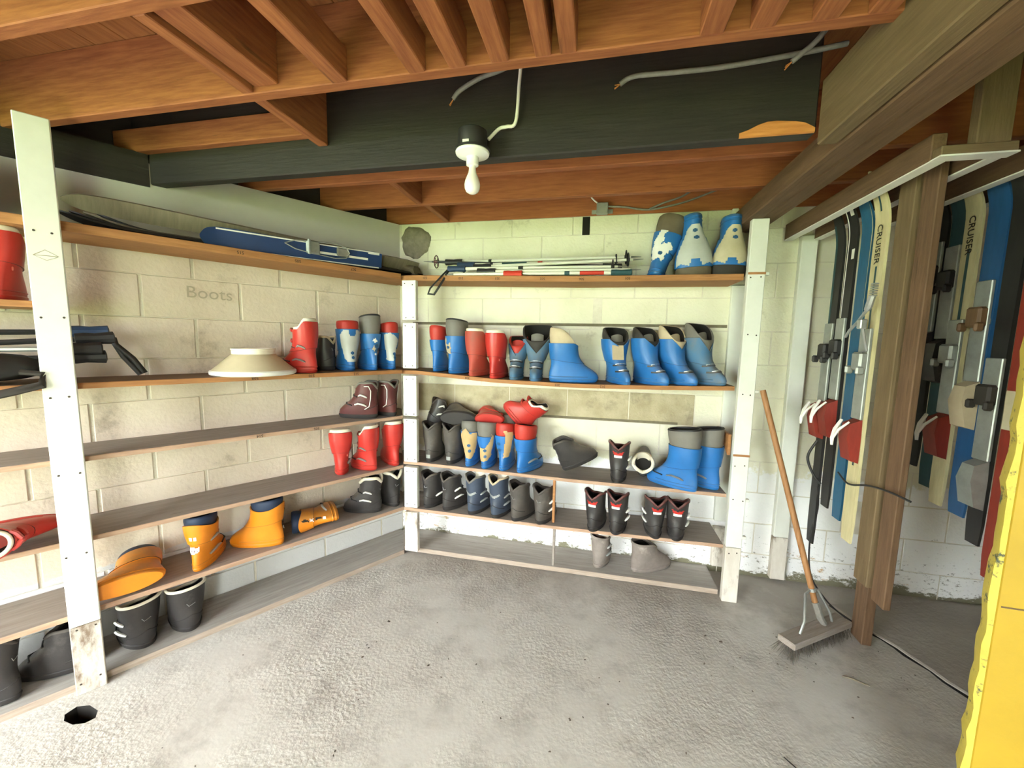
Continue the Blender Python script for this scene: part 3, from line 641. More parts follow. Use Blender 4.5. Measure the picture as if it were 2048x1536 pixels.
        g = G(); g.loft([[L.pt(p, .12, -.020) for p in PHI], [L.pt(p, h - .09, -.018) for p in PHI], [L.pt(p, max(h - .085, zl(p) - .003), fl - .0105) for p in PHI]], True, False); g.build('lining', 'inside', o)
        if liner == 'grey' and lin > .09 and not notch:
            g = G(); pts = [L.pt(p, zl(p) - .004, fl - .006) for p in PHI]; g.tube(pts + pts[:2], .008, 6, False); g.build('liner_rim', 'black_deep', o, smooth=60)
        if notch or style in ('orange',):
            g = G(); yf = L.dims(h)[1]; tm = {'red': 'red_liner', 'tan': 'tan', 'grey': 'grey', 'dark': 'grey'}.get(liner, 'black_deep')
            g.loft([[(x, yf - .028 - .030 * t + .012 * (1 - (x / .042) ** 2), h - .11 + t * (.118 + lin * .35) - .012 * (x / .042) ** 2 * t) for x in [-.04 + .01 * k for k in range(9)]] for t in [0, .25, .5, .75, .95, 1]], False, False, closed=False)
            g.build('tongue', tm, o, smooth=60)
        if style == 'red':
            for sx in (-1, 1):
                for zz in (h * .83, h * .62):
                    g = G(); g.tube([L.pt(sx * .55, zz - .004, .004), L.pt(sx * .30, zz, .010), L.pt(sx * .12, zz + .004, .014), L.pt(0, zz + .010, .020)], [.007, .008, .008, .006], 6); g.build('flap', body, o)
            g = G(); g.lathe([(.008, 0), (.007, .003), (.003, .004)], 12, Matrix.Translation(L.pt(math.pi - .95, .118, .002)) @ RZ(-60) @ RX(90) ); g.build('pivot', 'silver' if pin else 'red_dusty', o)
        for mt, poly in patches(patch, h) if patch else []:
            on_shell(L, poly, .0075 if mt != 'dot_blue' else .0088, .0045 if mt != 'dot_blue' else .003).build('rivet_dot' if mt == 'dot_blue' else 'heel_patch', mt, o, smooth=60)
        if tag_:
            g = G(); p = Vector(L.pt(.25, h * .72, .012)); g.box(-.035, .035, -.001, .001, -.05, .04, 0, Matrix.Translation(p) @ RZ(-10) @ RX(14)); g.build('paper_tag', 'tan', o)
    # buckles on the outside and across the instep
    bm_ = 'white' if style in ('black', 'maroon') else 'silver'
    for k in range(bk):
        side = -1 if bkl else 1
        zz = (.085 + .055 * k) if leather else (.065 + .075 * k)
        if notch:
            g = G(); g.tube([L.pt(a, .085 + .035 * k + .004 * math.cos(a * 3), .004) for a in (-.75, -.45, -.15, .15, .45, .75)], .0035, 5); g.build('buckle', 'silver', o)
            g = G(); g.tube([L.pt(a, .078 + .035 * k + .004 * math.cos(a * 3), .0015) for a in (-1.1, -.75, -.45, -.15, .15, .45, .75, 1.1)], .0055, 5, flat=.6); g.build('strap', 'black', o)
        else:
            g = G(); g.tube([L.pt(side * (1.95 - .16 * j), zz + (-.004, .004, .010, .014, .006)[j], (.003, .006, .009, .010, .006)[j]) for j in range(5)], [.004, .006, .006, .006, .004], 6, flat=1.4); g.build('buckle', bm_, o)
            g = G(); g.tube([L.pt(side * 1.15, zz, .003), L.pt(side * .7, zz + .006, .006), L.pt(0, zz + .01, .007), L.pt(-side * .7, zz + .006, .005)], .004, 5); g.build('strap', 'black_deep' if style != 'red' else 'black', o)
    return o
BOOTS = [
    ('B', 1.733, -0.250, 1.880, 4, 0.350, 0.20, 'blue', dict(roll=14,narrow=1.2,liner='brown',lin=.10,patch='peel'), 'blue ski boot with brown liner leaning beside two upturned boots on top shelf'),
    ('B', 1.945, -0.220, 1.880, 0, 0.345, 0.21, 'blue', dict(narrow=1.3,flare=.15,flip=True,liner='brown',lin=.05,patch='shield',roll=-4), 'upturned boot with clean grey heel shield and two dots, middle of top shelf trio'),
    ('B', 2.128, -0.200, 1.880, 0, 0.335, 0.19, 'blue', dict(narrow=1.25,flare=.15,flip=True,liner='dark',lin=.06,patch='shield_tan',roll=2), 'upturned boot with stained beige heel shield against the right shelf post'),
    ('B', 0.364, -0.240, 1.277, 4, 0.295, 0.23, 'blue', dict(liner='red',lin=.085,narrow=.8), 'blue ski boot with plain red top, first beside the corner post on second shelf'),
    ('B', 0.478, -0.260, 1.269, 22, 0.345, 0.25, 'blue', dict(liner='grey',lin=.10,patch='tear'), 'blue ski boot with tall grey liner and torn sticker next to red boots'),
    ('B', 0.630, -0.285, 1.259, 14, 0.305, 0.26, 'red', dict(dusty=1), 'dusty brick red ski boot with white rim, left one of the two red boots'),
    ('B', 0.775, -0.295, 1.250, 8, 0.305, 0.26, 'red', dict(), 'shiny red ski boot with white rim, right one of the two red boots'),
    ('B', 0.912, -0.060, 1.246, 180, 0.275, 0.24, 'blue', dict(liner='red',lin=.05,notch=.075,dusty=1,bk=2), 'dusty blue boot facing forward with red tongue in its opening'),
    ('B', 1.031, -0.041, 1.243, 176, 0.345, 0.27, 'blue', dict(liner='dark',lin=.085,notch=.09,dusty=1,bk=2,flare=.45), 'dusty blue boot facing forward with wide dark opening beside side-turned boot'),
    ('B', 1.128, -0.220, 1.241, 82, 0.325, 0.31, 'blue', dict(liner='tan',lin=.085,notch=.02), 'bright blue boot turned sideways with toe pointing right and grey cream liner'),
    ('B', 1.494, -0.036, 1.242, 155, 0.335, 0.28, 'blue', dict(liner='dark',lin=.065,notch=.05,bk=2,tag=1,flare=.25), 'blue boot with a paper tag hanging over its front, leftmost of four'),
    ('B', 1.656, -0.066, 1.245, 140, 0.335, 0.28, 'blue', dict(liner='dark',lin=.06,notch=.05,bk=2,flare=.18), 'blue boot with black opening, second of the four near right post'),
    ('B', 1.812, -0.056, 1.248, 140, 0.345, 0.28, 'blue', dict(liner='tan',lin=.075,notch=.06,bk=1,flare=.14), 'blue boot with beige liner, third of the four near right post'),
    ('B', 1.965, -0.046, 1.254, 140, 0.355, 0.28, 'blue', dict(liner='grey',lin=.08,notch=.08,bk=2,dusty=1,flare=.18), 'blue boot with grey tongue touching the right post, last of four'),
    ('B', 0.335, -0.270, 0.661, 0, 0.275, 0.26, 'black', dict(dusty=1,plate=1), 'grey black leather boot with metal heel tab nearest the corner post'),
    ('B', 0.479, -0.270, 0.658, 2, 0.275, 0.26, 'black', dict(dusty=1,plate=1), 'grey black leather boot with metal heel tab beside a tan patched boot'),
    ('B', 0.614, -0.275, 0.655, 0, 0.295, 0.26, 'blue', dict(liner='grey',lin=.06,patch='tan_full',narrow=1.0), 'blue boot with grey cuff and mostly tan heel covering'),
    ('B', 0.727, -0.285, 0.652, 2, 0.300, 0.26, 'blue', dict(liner='grey',lin=.085,patch='tan_side',narrow=1.0), 'blue boot with grey cuff and tan covering around two blue dots'),
    ('B', 0.848, -0.285, 0.650, 4, 0.300, 0.26, 'blue', dict(liner='red',lin=.07,patch='tan_right',narrow=1.0), 'blue boot with red cuff and tan strip on right of heel'),
    ('B', 0.953, -0.285, 0.647, 28, 0.305, 0.27, 'blue', dict(liner='red',lin=.085,patch='tan_left',bk=1), 'blue boot with wide red cuff, rightmost of the patched row'),
    ('B', 1.570, -0.290, 0.639, 8, 0.255, 0.26, 'black', dict(stripe=1,bk=2), 'black leather boot with red white heel stripe standing alone on third shelf'),
    ('B', 2.024, -0.310, 0.637, -58, 0.360, 0.31, 'blue', dict(liner='grey',lin=.10,bk=1,bkl=1), 'tall blue boot with grey liner and toe pointing left on third shelf'),
    ('B', 2.159, -0.240, 0.636, -52, 0.360, 0.27, 'blue', dict(liner='grey',lin=.10,bk=1,bkl=1), 'tall blue boot with grey liner touching the right post on third shelf'),
    ('B', 0.315, -0.285, 0.340, 18, 0.250, 0.26, 'black', dict(bk=1), 'black leather boot beside the corner post on fourth shelf'),
    ('B', 0.449, -0.285, 0.338, 26, 0.250, 0.27, 'black', dict(bk=2,wedge=1), 'black leather boot with white buckles, second along fourth shelf'),
    ('B', 0.635, -0.300, 0.336, 20, 0.270, 0.26, 'navy', dict(bk=2), 'navy ski boot with silver chevron and grey collar on fourth shelf'),
    ('B', 0.799, -0.310, 0.334, 18, 0.280, 0.26, 'navy', dict(bk=2,tanc=1), 'navy ski boot with silver chevron and tan collar on fourth shelf'),
    ('B', 0.933, -0.315, 0.332, 26, 0.255, 0.26, 'black', dict(dusty=1,bk=0), 'dusty brown black boot without visible buckle right of navy pair'),
    ('B', 1.096, -0.315, 0.329, 18, 0.250, 0.26, 'black', dict(bk=2,dusty=1), 'dusty black boot with white laces beside the thin shelf strut'),
    ('B', 1.427, -0.330, 0.330, 18, 0.255, 0.26, 'black', dict(stripe=1,bk=0), 'black boot with red stripe, left of the pair right of the strut'),
    ('B', 1.567, -0.340, 0.331, 14, 0.260, 0.26, 'black', dict(stripe=1,bk=2), 'black boot with red stripe and pale buckle, right of the pair beside strut'),
    ('B', 1.809, -0.335, 0.332, -4, 0.250, 0.25, 'black', dict(stripe=1,bk=2,bkl=1), 'black boot with red stripe and laces on its left, nearer the bare shelf end pair'),
    ('B', 1.920, -0.335, 0.333, 8, 0.250, 0.25, 'black', dict(stripe=1,bk=2), 'black boot with red white stripe, rightmost on fourth shelf'),
    ('B', 1.471, -0.220, 0.037, 22, 0.210, 0.21, 'mud', dict(bk=2), 'mud caked boot with pale buckles standing on the floor plank'),
    ('B', 1.690, -0.200, 0.037, 62, 0.200, 0.30, 'mud', dict(), 'mud caked boot without buckles, toe pointing right on floor plank'),
    ('L', -0.690, -0.265, 1.289, -46, 0.305, 0.21, 'red', dict(bk=2,pin=1,bkl=1), 'red ski boot in profile beside the cream conical shade'),
    ('L', -0.551, -0.160, 1.289, -35, 0.215, 0.17, 'black', dict(pink=1,bkl=1), 'black boot with pale pink collar behind the red profile boot'),
    ('L', -0.469, -0.235, 1.288, 0, 0.305, 0.22, 'blue', dict(liner='red',lin=.05,patch='grey_full'), 'blue boot with full grey heel shield and red rim on left wall shelf'),
    ('L', -0.328, -0.255, 1.288, 0, 0.340, 0.24, 'blue', dict(liner='grey',lin=.11,patch='dots',narrow=.9), 'blue boot with tall grey liner and black rim on left wall shelf'),
    ('L', -0.200, -0.260, 1.287, 0, 0.300, 0.25, 'blue', dict(liner='red',lin=.06,patch='grey_torn',narrow=.9), 'blue boot with torn grey shield and red rim against corner post'),
    ('L', -0.328, -0.270, 0.981, -42, 0.240, 0.26, 'maroon', dict(bk=2,bkl=1), 'maroon leather boot with white straps, left of the maroon pair'),
    ('L', -0.215, -0.290, 0.980, -12, 0.240, 0.25, 'maroon', dict(bk=2), 'maroon leather boot with white edging, right of the maroon pair'),
    ('L', -0.563, -0.240, 0.643, 26, 0.285, 0.18, 'red', dict(bk=2), 'bright red ski boot with toe turned right, left of three red boots'),
    ('L', -0.353, -0.285, 0.641, -22, 0.295, 0.21, 'red', dict(bk=2,bkl=1), 'bright red ski boot with toe turned left and white label, middle of three'),
    ('L', -0.211, -0.300, 0.640, 6, 0.300, 0.26, 'red', dict(), 'bright red ski boot seen from heel beside the corner post'),
    ('L', -1.299, -0.285, 0.339, 34, 0.272, 0.28, 'orange', dict(patch='print',bk=2), 'orange boot with navy cuff and printed heel label standing upright'),
    ('L', -0.901, -0.270, 0.340, -52, 0.268, 0.28, 'orange', dict(patch='sprint',bkl=1), 'orange boot with navy cuff and toe turned left beside a fallen boot'),
    ('L', -0.305, -0.255, 0.343, -46, 0.250, 0.26, 'black', dict(bk=2,cream=1,bkl=1), 'black boot with white liner and silver buckles on left wall shelf'),
    ('L', -0.194, -0.270, 0.343, -6, 0.250, 0.25, 'black', dict(bk=1,cream=1), 'black boot with white liner against the corner post, low left shelf'),
    ('L', -1.479, -0.240, 0.028, -20, 0.235, 0.23, 'black', dict(bk=2,creamrim=1,narrow=1.25,bkl=1), 'worn black boot with white lace strap on low plank beside left post'),
    ('L', -1.318, -0.255, 0.028, -10, 0.235, 0.24, 'black', dict(creamrim=1,narrow=1.25), 'worn black boot with cream rim, right one on the low left plank'),
]
for wl, x, y, z, yaw, tot, ln, style, opt, lab in BOOTS:
    boot(FR[wl] @ T(x, y, z + .001) @ RZ(-yaw), style, ln, tot, lab, **opt)
# boots that lie down or were thrown on top of others
boot(FB @ T(1.235, -.15, shelf_z('B3', 1.25) + .004) @ RZ(-80), 'black', .26, .21, 'black boot tipped back on its heel with laces up on third shelf', tilt=RX(26))
boot(FB @ T(1.735, -.15, shelf_z('B3', 1.7) + .054) @ RZ(-8), 'black', .20, .17, 'small black boot toppled with its opening forward on third shelf', tilt=RX(62) @ T(0, -.03, -.06), cream=1)
boot(FL @ T(-1.405, -.315, .344 + .054), 'orange', .28, .27, 'orange boot lying on its side nearest the left post', tilt=RX(-90) @ RZ(90), dusty=0, bk=2)
boot(FL @ T(-.60, -.285, .343 + .056) @ RZ(-12), 'orange', .26, .25, 'orange boot fallen over with black opening toward standing boot', tilt=RY(-90), dusty=0, patch='sprint', bk=1)
boot(FL @ T(-1.86, -.245, .034) @ RZ(62), 'black', .33, .29, 'large black boot left of the left post on floor plank', bk=2)
boot(FL @ T(-1.66, -.20, .034) @ RZ(66), 'black', .26, .22, 'black boot half hidden behind the left post on floor plank', bk=2)
boot(FL @ T(-1.99, -.17, .655 + .055) @ RZ(-88), 'red', .30, .27, 'pinkish red boot lying on its side left of the left post', tilt=RY(84), dusty=0)
boot(FL @ T(-1.80, -.24, 1.612) @ RZ(-10), 'red', .21, .27, 'deep red boot on the short extra shelf at left edge')
# the heap behind and on top of the front row on the third shelf
boot(FB @ T(.27, -.17, .905) @ RZ(-48), 'black', .19, .20, 'black boot thrown on top of the heap in the corner', tilt=RX(-18), bk=2)
boot(FB @ T(.40, -.235, .966) @ RZ(-84), 'black', .26, .18, 'black boot lying flat across the front row', tilt=RY(-84))
boot(FB @ T(.64, -.22, .968) @ RZ(-84), 'red', .20, .15, 'red boot lying flat behind the red topped blue boot', tilt=RY(-84))
boot(FB @ T(.97, -.12, .885) @ RZ(80), 'red', .24, .23, 'red boot heaped behind the row with its black opening facing right', tilt=RX(44))

# ================================================================== LAMP AND WIRING
o = thing('bulb_fixture', 'bare bulb in white porcelain holder with black round box under dark beam', 'lamp', FB @ T(.932, -1.20, 2.0))
g = G(); g.lathe([(.052, .205), (.055, .21), (.055, .268), (.05, .272)], 24); g.box(-.02, .02, .04, .076, .215, .262, .002); g.build('junction_box', 'black_deep', o)
g = G(); g.lathe([(.066, .198), (.066, .206)], 28); g.build('box_cover', 'black_deep', o)
g = G(); g.lathe([(.0195, .148), (.023, .150), (.0235, .162), (.022, .172), (.024, .178), (.05, .184), (.062, .188), (.064, .194), (.062, .199)], 32); g.build('lamp_holder', 'porcelain', o)
g = G(); pr = [(.0125, .150), (.0132, .135), (.0155, .122), (.022, .108), (.0275, .094), (.030, .080), (.0285, .066), (.023, .055), (.013, .0485), (.004, .0465)]
g.lathe(pr, 28); g.build('bulb', 'bulb', o)
g = G(); g.box(-.02, .004, -.0575, -.0565, .209, .219); g.build('sticker', 'white', o)
def cable(name, label, pts, r, mat, F=FB, end=None, group=None):
    # smooth the polyline
    P = [Vector(p) for p in pts]; out = []
    for i in range(len(P) - 1):
        p0, p1, p2, p3 = P[max(i - 1, 0)], P[i], P[i + 1], P[min(i + 2, len(P) - 1)]
        for k in range(6):
            t = k / 6; out.append(.5 * ((2 * p1) + (-p0 + p2) * t + (2 * p0 - 5 * p1 + 4 * p2 - p3) * t * t + (-p0 + 3 * p1 - 3 * p2 + p3) * t ** 3))
    out.append(P[-1]); g = G(); g.tube(out, r, 7)
    if not end: return tag(g.build(name, mat, None, F, 60), label, 'cable', group)
    o = thing(name, label, 'cable', F, group); g.build('sheath', mat, o, None, 60)
    g = G(); e = P[0]; d = (P[0] - P[1]).normalized()
    for k in range(3): g.tube([e, e + d * .02 + Vector((0, random.uniform(-.006, .006), random.uniform(-.008, .008)))], .0018, 5)
    g.build('bare_wires', 'fresh_wood', o); return o
cable('armoured_cable', 'grey armoured cable stub hanging left of the white lamp cord', [(.84, -1.16, 2.414), (.87, -1.165, 2.44), (.95, -1.17, 2.472), (1.03, -1.17, 2.49), (1.12, -1.16, 2.53)], .0085, 'cable_grey', end=1)
cable('armoured_cable', 'long grey armoured cable drooping along the dark beam', [(1.462, -1.155, 2.405), (1.51, -1.16, 2.423), (1.647, -1.16, 2.421), (1.806, -1.155, 2.424), (2.03, -1.15, 2.442), (2.16, -1.15, 2.455)], .0085, 'cable_grey', end=1)
cable('armoured_cable', 'short grey armoured cable crossing the long one near the right timber', [(1.993, -1.18, 2.401), (2.02, -1.19, 2.42), (2.058, -1.20, 2.452), (2.11, -1.20, 2.53)], .0085, 'cable_grey', end=1)
cable('lamp_cord', 'white flat cord dropping to the bare bulb fixture', [(1.105, -1.16, 2.53), (1.097, -1.155, 2.45), (1.084, -1.145, 2.319), (1.05, -1.15, 2.302), (1.022, -1.155, 2.294), (.985, -1.17, 2.252)], .0065, 'cable_white')
o = thing('junction_box', 'galvanised junction box on the joist above the pole shelf', 'box', FB @ T(1.415, -.001, 2.335))
g = G(); g.box(-.036, .036, -.045, 0, -.033, .033, .004); g.build('box_body', 'galv', o)
for sx in (-1, 1):
    g = G(); g.box(sx * .05 - .016, sx * .05 + .016, -.005, -.001, -.026, .0, .001); g.build('mounting_tab', 'galv', o)
cable('house_wire', 'grey wire looping from junction box towards the right timbers', [(1.452, -.03, 2.345), (1.55, -.02, 2.34), (1.68, -.02, 2.318), (1.8, -.02, 2.33), (1.93, -.02, 2.36), (2.1, -.02, 2.42)], .006, 'cable_grey')
cable('house_wire', 'pale wire rising from the junction box over the joist', [(1.39, -.03, 2.365), (1.36, -.04, 2.385), (1.34, -.04, 2.42), (1.36, -.03, 2.5)], .005, 'cable_white')
cable('house_wire', 'brown wire crossing above the upturned boots', [(1.70, -.03, 2.318), (1.78, -.03, 2.35), (1.9, -.03, 2.39), (2.0, -.03, 2.47)], .006, 'cable_grey')

# ================================================================== SKI RACK
def rail(x0, x1, ya, yb, z0, z1, label, mat='timber_brown'):
    o = thing('ski_rack_rail', label, 'rail', FB @ T((x0 + x1) / 2, 0, 0)); w = (x1 - x0) / 2
    g = G(); g.box(0, ya - yb, -w, w, z0, z1, .003); g.build('rail_board', mat, o, T(0, ya, 0) @ RZ(-90))
    g = G(); g.box(-w - .001, w + .001, yb, ya, z0 - .004, z0 + .001, .001); g.build('painted_underside', 'white', o); return o
rail(2.452, 2.494, -.06, -1.10, 2.10, 2.186, 'brown rack rail with white underside nearest the right post')
rail(2.604, 2.640, -.06, -1.10, 2.10, 2.176, 'second brown rack rail behind the hanging blue skis')
rail(2.80, 2.836, -.25, -1.55, 2.10, 2.186, 'third rack rail in front of the wide blue ski')
rail(2.98, 3.016, -.25, -1.55, 2.10, 2.186, 'fourth rack rail at the far right')
o = thing('rack_hanger', 'upright olive board tying the rack rail ends to the ceiling', 'board', FB @ T(2.54, -1.104, 2.10))
board(o, -.088, .11, -.04, 0, 0, .03, 'timber_olive', 'end_board', along='x'); board(o, .0, .09, -.038, -.002, .03, .4, 'timber_olive', 'hanger_board', along='z')
g = G(); g.box(-.09, .112, -.042, .002, -.004, .001); g.build('painted_underside', 'white', o)
tag(board(None, 0, .045, 0, .09, 0, 2.1, 'timber_brown', 'rack_upright', along='z'), 'dark wooden upright of the ski rack standing on the floor', 'post').matrix_world = FB @ T(2.785, -.53, 0) @ RY(-90)

def ski_section(L, w, z, curl):
    t = z / L
    k = interp(t, [0, .02, .06, .45, .86, .93, .965, .985, 1], [.78, .90, .93, .84, 1.0, .95, .80, .55, .12]); y = -curl * max(0, (t - .86) / .14) ** 2
    return w * k / 2, y
def ski(M, label, L, w, col, curl=.07, stripes=(), base=None, binding=None, writing=None, group='skis hanging in the rack', name='ski', zb=.52):
    """tail at the origin, tip up, top face towards -y"""
    o = thing(name, label, 'ski', M, group); N = 30; rings = []; th = .016
    zs = [L * (1 - (1 - k / N) ** 1.7) for k in range(N + 1)]
    for z in zs:
        a, y = ski_section(L, w, z, curl); t = th * interp(z / L, [0, .1, .5, .9, 1], [.5, .7, 1, .55, .35]) / 2
        rings.append([(-a, y - t, z), (a, y - t, z), (a, y + t, z), (-a, y + t, z)])
    g = G()
    g.loft(rings); g.build('ski_body', col, o, smooth=30)
    for x0, x1, z0, z1, m in stripes:
        g = G(); V = []; F = []
        for k in range(N + 1):
            z = z0 * L + (z1 - z0) * L * k / N; a, y = ski_section(L, w, z, curl); t = th * interp(z / L, [0, .1, .5, .9, 1], [.5, .7, 1, .55, .35]) / 2
            V += [(max(-a, x0 * w), y - t - .0012, z), (min(a, x1 * w), y - t - .0012, z)]
            if k: F.append((2 * k - 2, 2 * k - 1, 2 * k + 1, 2 * k))
        g.add(V, F); g.build('stripe', m, o)
    if writing:
        txt, z, size = writing; a, y = ski_section(L, w, z, curl)
        place('lettering', text_mesh(txt, size, 'ink'), o, T(0, -.0098, z) @ RX(90) @ RZ(-90))
    if binding:
        toe, heel, lever = binding; z = L * zb
        tp = G(); tp.box(-.032, .032, -.045, -.008, z + .18, z + .26, .008); tp.box(-.045, -.028, -.06, -.03, z + .165, z + .20, .006); tp.box(.028, .045, -.06, -.03, z + .165, z + .20, .006); tp.build('toe_binding', toe, o)
        hp = G(); hp.loft([[(-.034, -.008, z - .22), (.034, -.008, z - .22), (.034, -.04, z - .21), (-.034, -.04, z - .21)], [(-.034, -.008, z - .10), (.034, -.008, z - .10), (.032, -.06, z - .11), (-.032, -.06, z - .11)], [(-.03, -.008, z - .03), (.03, -.008, z - .03), (.026, -.05, z - .05), (-.026, -.05, z - .05)]]); hb = hp.build('heel_binding', heel, o, smooth=25)
        if lever:
            lv = G(); lv.tube([(-.028, -.055, z - .04), (-.012, -.085, z - .08), (-.002, -.098, z - .12), (.004, -.10, z - .15)], [.005, .0065, .006, .004], 7, flat=1.4); lv.tube([(.028, -.055, z - .04), (.012, -.085, z - .08), (.002, -.098, z - .12)], [.004, .006, .005], 7); lv.build('lever', lever, hb)
        pl = G(); pl.box(-.034, .034, -.020, -.007, z - .03, z + .36, .003); pl.build('binding_plate', 'galv', o)
    return o
def hang(x, y, ztail, ztip, dx=0, lean=0): return FB @ T(x, y, ztail) @ RZ(-90 + dx) @ RY(lean)
ski(hang(2.56, -.43, .47, 2.2), 'narrow black ski with black binding, leftmost in the rack', 1.73, .068, 'ski_black', binding=('black_deep', 'ski_red', 'white'), zb=.45, stripes=[(-.5, -.25, .5, .93, 'ski_teal')])
ski(hang(2.565, -.515, .70, 2.22), 'black ski with white tip marks, second in the rack', 1.50, .072, 'ski_black', stripes=[(-.36, -.26, .55, .95, 'white'), (.1, .4, .80, .83, 'white'), (.05, .4, .93, .96, 'white')], binding=('black_deep', 'ski_red', 'white'), zb=.38)
ski(hang(2.57, -.61, .68, 2.2), 'plain mid blue ski hanging beside the cream lettered ski', 1.52, .076, 'ski_blue', stripes=[(.44, .5, .5, .97, 'ski_cream')])
ski(hang(2.55, -.735, .63, 2.21), 'cream ski with dark centre line and lettering, tan tail', 1.58, .082, 'ski_cream', stripes=[(-.08, .06, .22, .76, 'ski_teal'), (-.06, .06, .90, .955, 'ski_teal')], writing=('CRUISER', 1.29, .042), binding=('galv', 'ski_red', 'white'), zb=.37)
tag(board(None, 0, .026, 0, .085, 0, 1.66, 'timber_olive', 'hanging_board', along='z'), 'olive brown board hanging beside the cream lettered ski', 'board').matrix_world = FB @ T(2.555, -.885, .50) @ RY(-90)
tag(board(None, 0, .026, 0, .075, 0, 1.70, 'timber_brown', 'hanging_board', along='z'), 'dark brown board hanging right of the olive board', 'board').matrix_world = FB @ T(2.56, -.985, .47) @ RY(-90)
ski(hang(2.89, -.54, .95, 2.2), 'black ski in the far row behind the boards', 1.25, .07, 'ski_black', stripes=[(-.1, .4, .95, .975, 'white')], binding=('black_deep', 'black', None))
ski(hang(2.89, -.63, .88, 2.2), 'dark teal ski in the far row', 1.32, .08, 'ski_teal', binding=('black_deep', 'black', None))
ski(hang(2.875, -.715, .83, 2.2), 'cream lettered ski in the far row with red heel binding', 1.37, .076, 'ski_cream', stripes=[(-.1, .08, .32, .78, 'ski_teal')], writing=('CRUISER', 1.12, .040), binding=('galv', 'ski_red', 'white'), zb=.31)
ski(hang(2.89, -.80, .82, 2.2), 'wide blue ski in the far row with a pale band', 1.38, .088, 'ski_wide_blue', stripes=[(-.3, .4, .56, .575, 'tan')], binding=('ski_brown', 'tan', None), zb=.42)
ski(hang(2.89, -.885, .74, 2.2), 'dark grey ski in the far row beside the red ski', 1.46, .07, 'ski_black', binding=('dark', 'galv', None), zb=.25)
ski(hang(2.89, -.975, .64, 2.05), 'dull red ski in the far row near the yellow door', 1.42, .088, 'ski_red', stripes=[(-.5, .5, .40, .50, 'shield_tan')])
cable('brake_strap', 'black strap dangling from the leftmost black ski', [(2.53, -.46, 1.02), (2.50, -.45, .93), (2.53, -.46, .84), (2.56, -.47, .80)], .006, 'black_deep')
cable('loose_wire', 'thin dark wire hanging from the skis down to the floor', [(2.55, -.47, .78), (2.57, -.45, .66), (2.55, -.45, .5), (2.57, -.45, .3), (2.66, -.45, .16), (2.77, -.45, .07)], .004, 'black_deep')
o = thing('ski_brake', 'bent silver ski brake arm sticking out of the cream ski binding', 'brake', FB @ T(2.50, -.76, 1.6))
g = G(); g.tube([(0, .10, -.06), (-.01, .06, -.035), (-.015, .0, .0), (-.02, -.06, .045)], .006, 7); g.tube([(-.02, -.06, .045), (-.02, -.07, .06), (-.02, -.085, .10)], [.010, .013, .012], 8); g.build('arm', 'silver', o)
g = G(); [g.torus(.011, .0025, 12, 5, T(-.02, -.086 - .001 * k, .10 + .009 * k)) for k in range(6)]; g.build('spring', 'silver', o)
g = G(); g.box(-.03, -.005, -.05, -.02, -.03, .01, .004); g.tube([(-.015, -.04, -.03), (-.012, -.06, -.09), (-.01, -.07, -.12)], .005, 6); g.build('clamp', 'silver', o)
cable('wire_tie', 'twisted wire binding the boards and skis together', [(2.53, -.66, .92), (2.52, -.76, .90), (2.53, -.86, .93), (2.53, -.98, .95), (2.56, -1.05, .94)], .004, 'black_deep')

# ================================================================== POLES AND SKIS ON THE SHELVES
def pole(label, a, b, shaft, grip, basket=True, strap=None, bands=(), group='ski poles on the top shelf', r=.0105, F=FB, bmat='black_deep', gk=1.25):
    """grip at a, tip at b (wall frame)"""
    a, b = Vector(a), Vector(b); d = b - a; Ln = d.length; q = Vector((1, 0, 0)).rotation_difference(d).to_matrix().to_4x4()
    o = thing('ski_pole', label, 'pole', F @ Matrix.Translation(a) @ q, group)
    g = G(); g.tube([(.10, 0, 0), (Ln - .10, 0, 0), (Ln - .06, 0, 0)], [r, r * .85, r * .6], 8); g.build('shaft', shaft, o)
    g = G(); g.tube([(0, 0, 0), (.004, 0, 0), (.03, 0, 0), (.06, 0, 0), (.09, 0, 0), (.118, 0, 0), (.12, 0, 0)], [q_ * gk for q_ in (.008, .016, .015, .0135, .0155, .015, .009)], 10); g.build('grip', grip, o)
    g = G(); g.tube([(Ln - .06, 0, 0), (Ln, 0, 0)], [r * .6, .0015], 6); g.build('tip', 'cable_grey', o)
    if basket:
        MB = T(Ln - .09, 0, 0) @ RY(90); g = G(); g.torus(.040, .0035, 18, 5, MB)
        for k in range(4):
            c, s = math.cos(k * math.pi / 2 + .4), math.sin(k * math.pi / 2 + .4); g.tube([MB @ Vector((0, 0, 0)), MB @ Vector((.04 * c, .04 * s, 0))], .0025, 5)
        g.tube([(Ln - .10, 0, 0), (Ln - .08, 0, 0)], .011, 8); g.build('basket', bmat, o)
    for x, m, ln in bands:
        g = G(); g.tube([(x, 0, 0), (x + ln, 0, 0)], r + .0012, 8); g.build('band', m, o)
    if strap:
        g = G(); qi = q.to_3x3().inverted(); pts = [Vector((.006, 0, 0))] + [qi @ Vector(p) for p in strap] + [Vector((.012, 0, 0))]
        g.tube(pts, .004 * gk, 6, flat=1.6); g.build('strap', 'black_deep', o, smooth=60)
    return o
LP = [(-.02, -.05, -.05), (-.09, -.07, -.13), (-.10, -.08, -.165), (-.06, -.08, -.17), (-.02, -.06, -.10)]
pole('white ski pole lying topmost with black grip at its left end', (.40, -.13, 2.005), (1.66, -.10, 2.018), 'pole_white', 'black_deep', bands=[(.30, 'black_deep', .02)])
pole('white ski pole with turquoise print and blue grip', (.50, -.17, 1.976), (1.60, -.13, 1.99), 'pole_white', 'pole_blue', bands=[(.30, 'ski_teal', .16), (.53, 'pole_red', .03), (.22, 'black_deep', .02)])
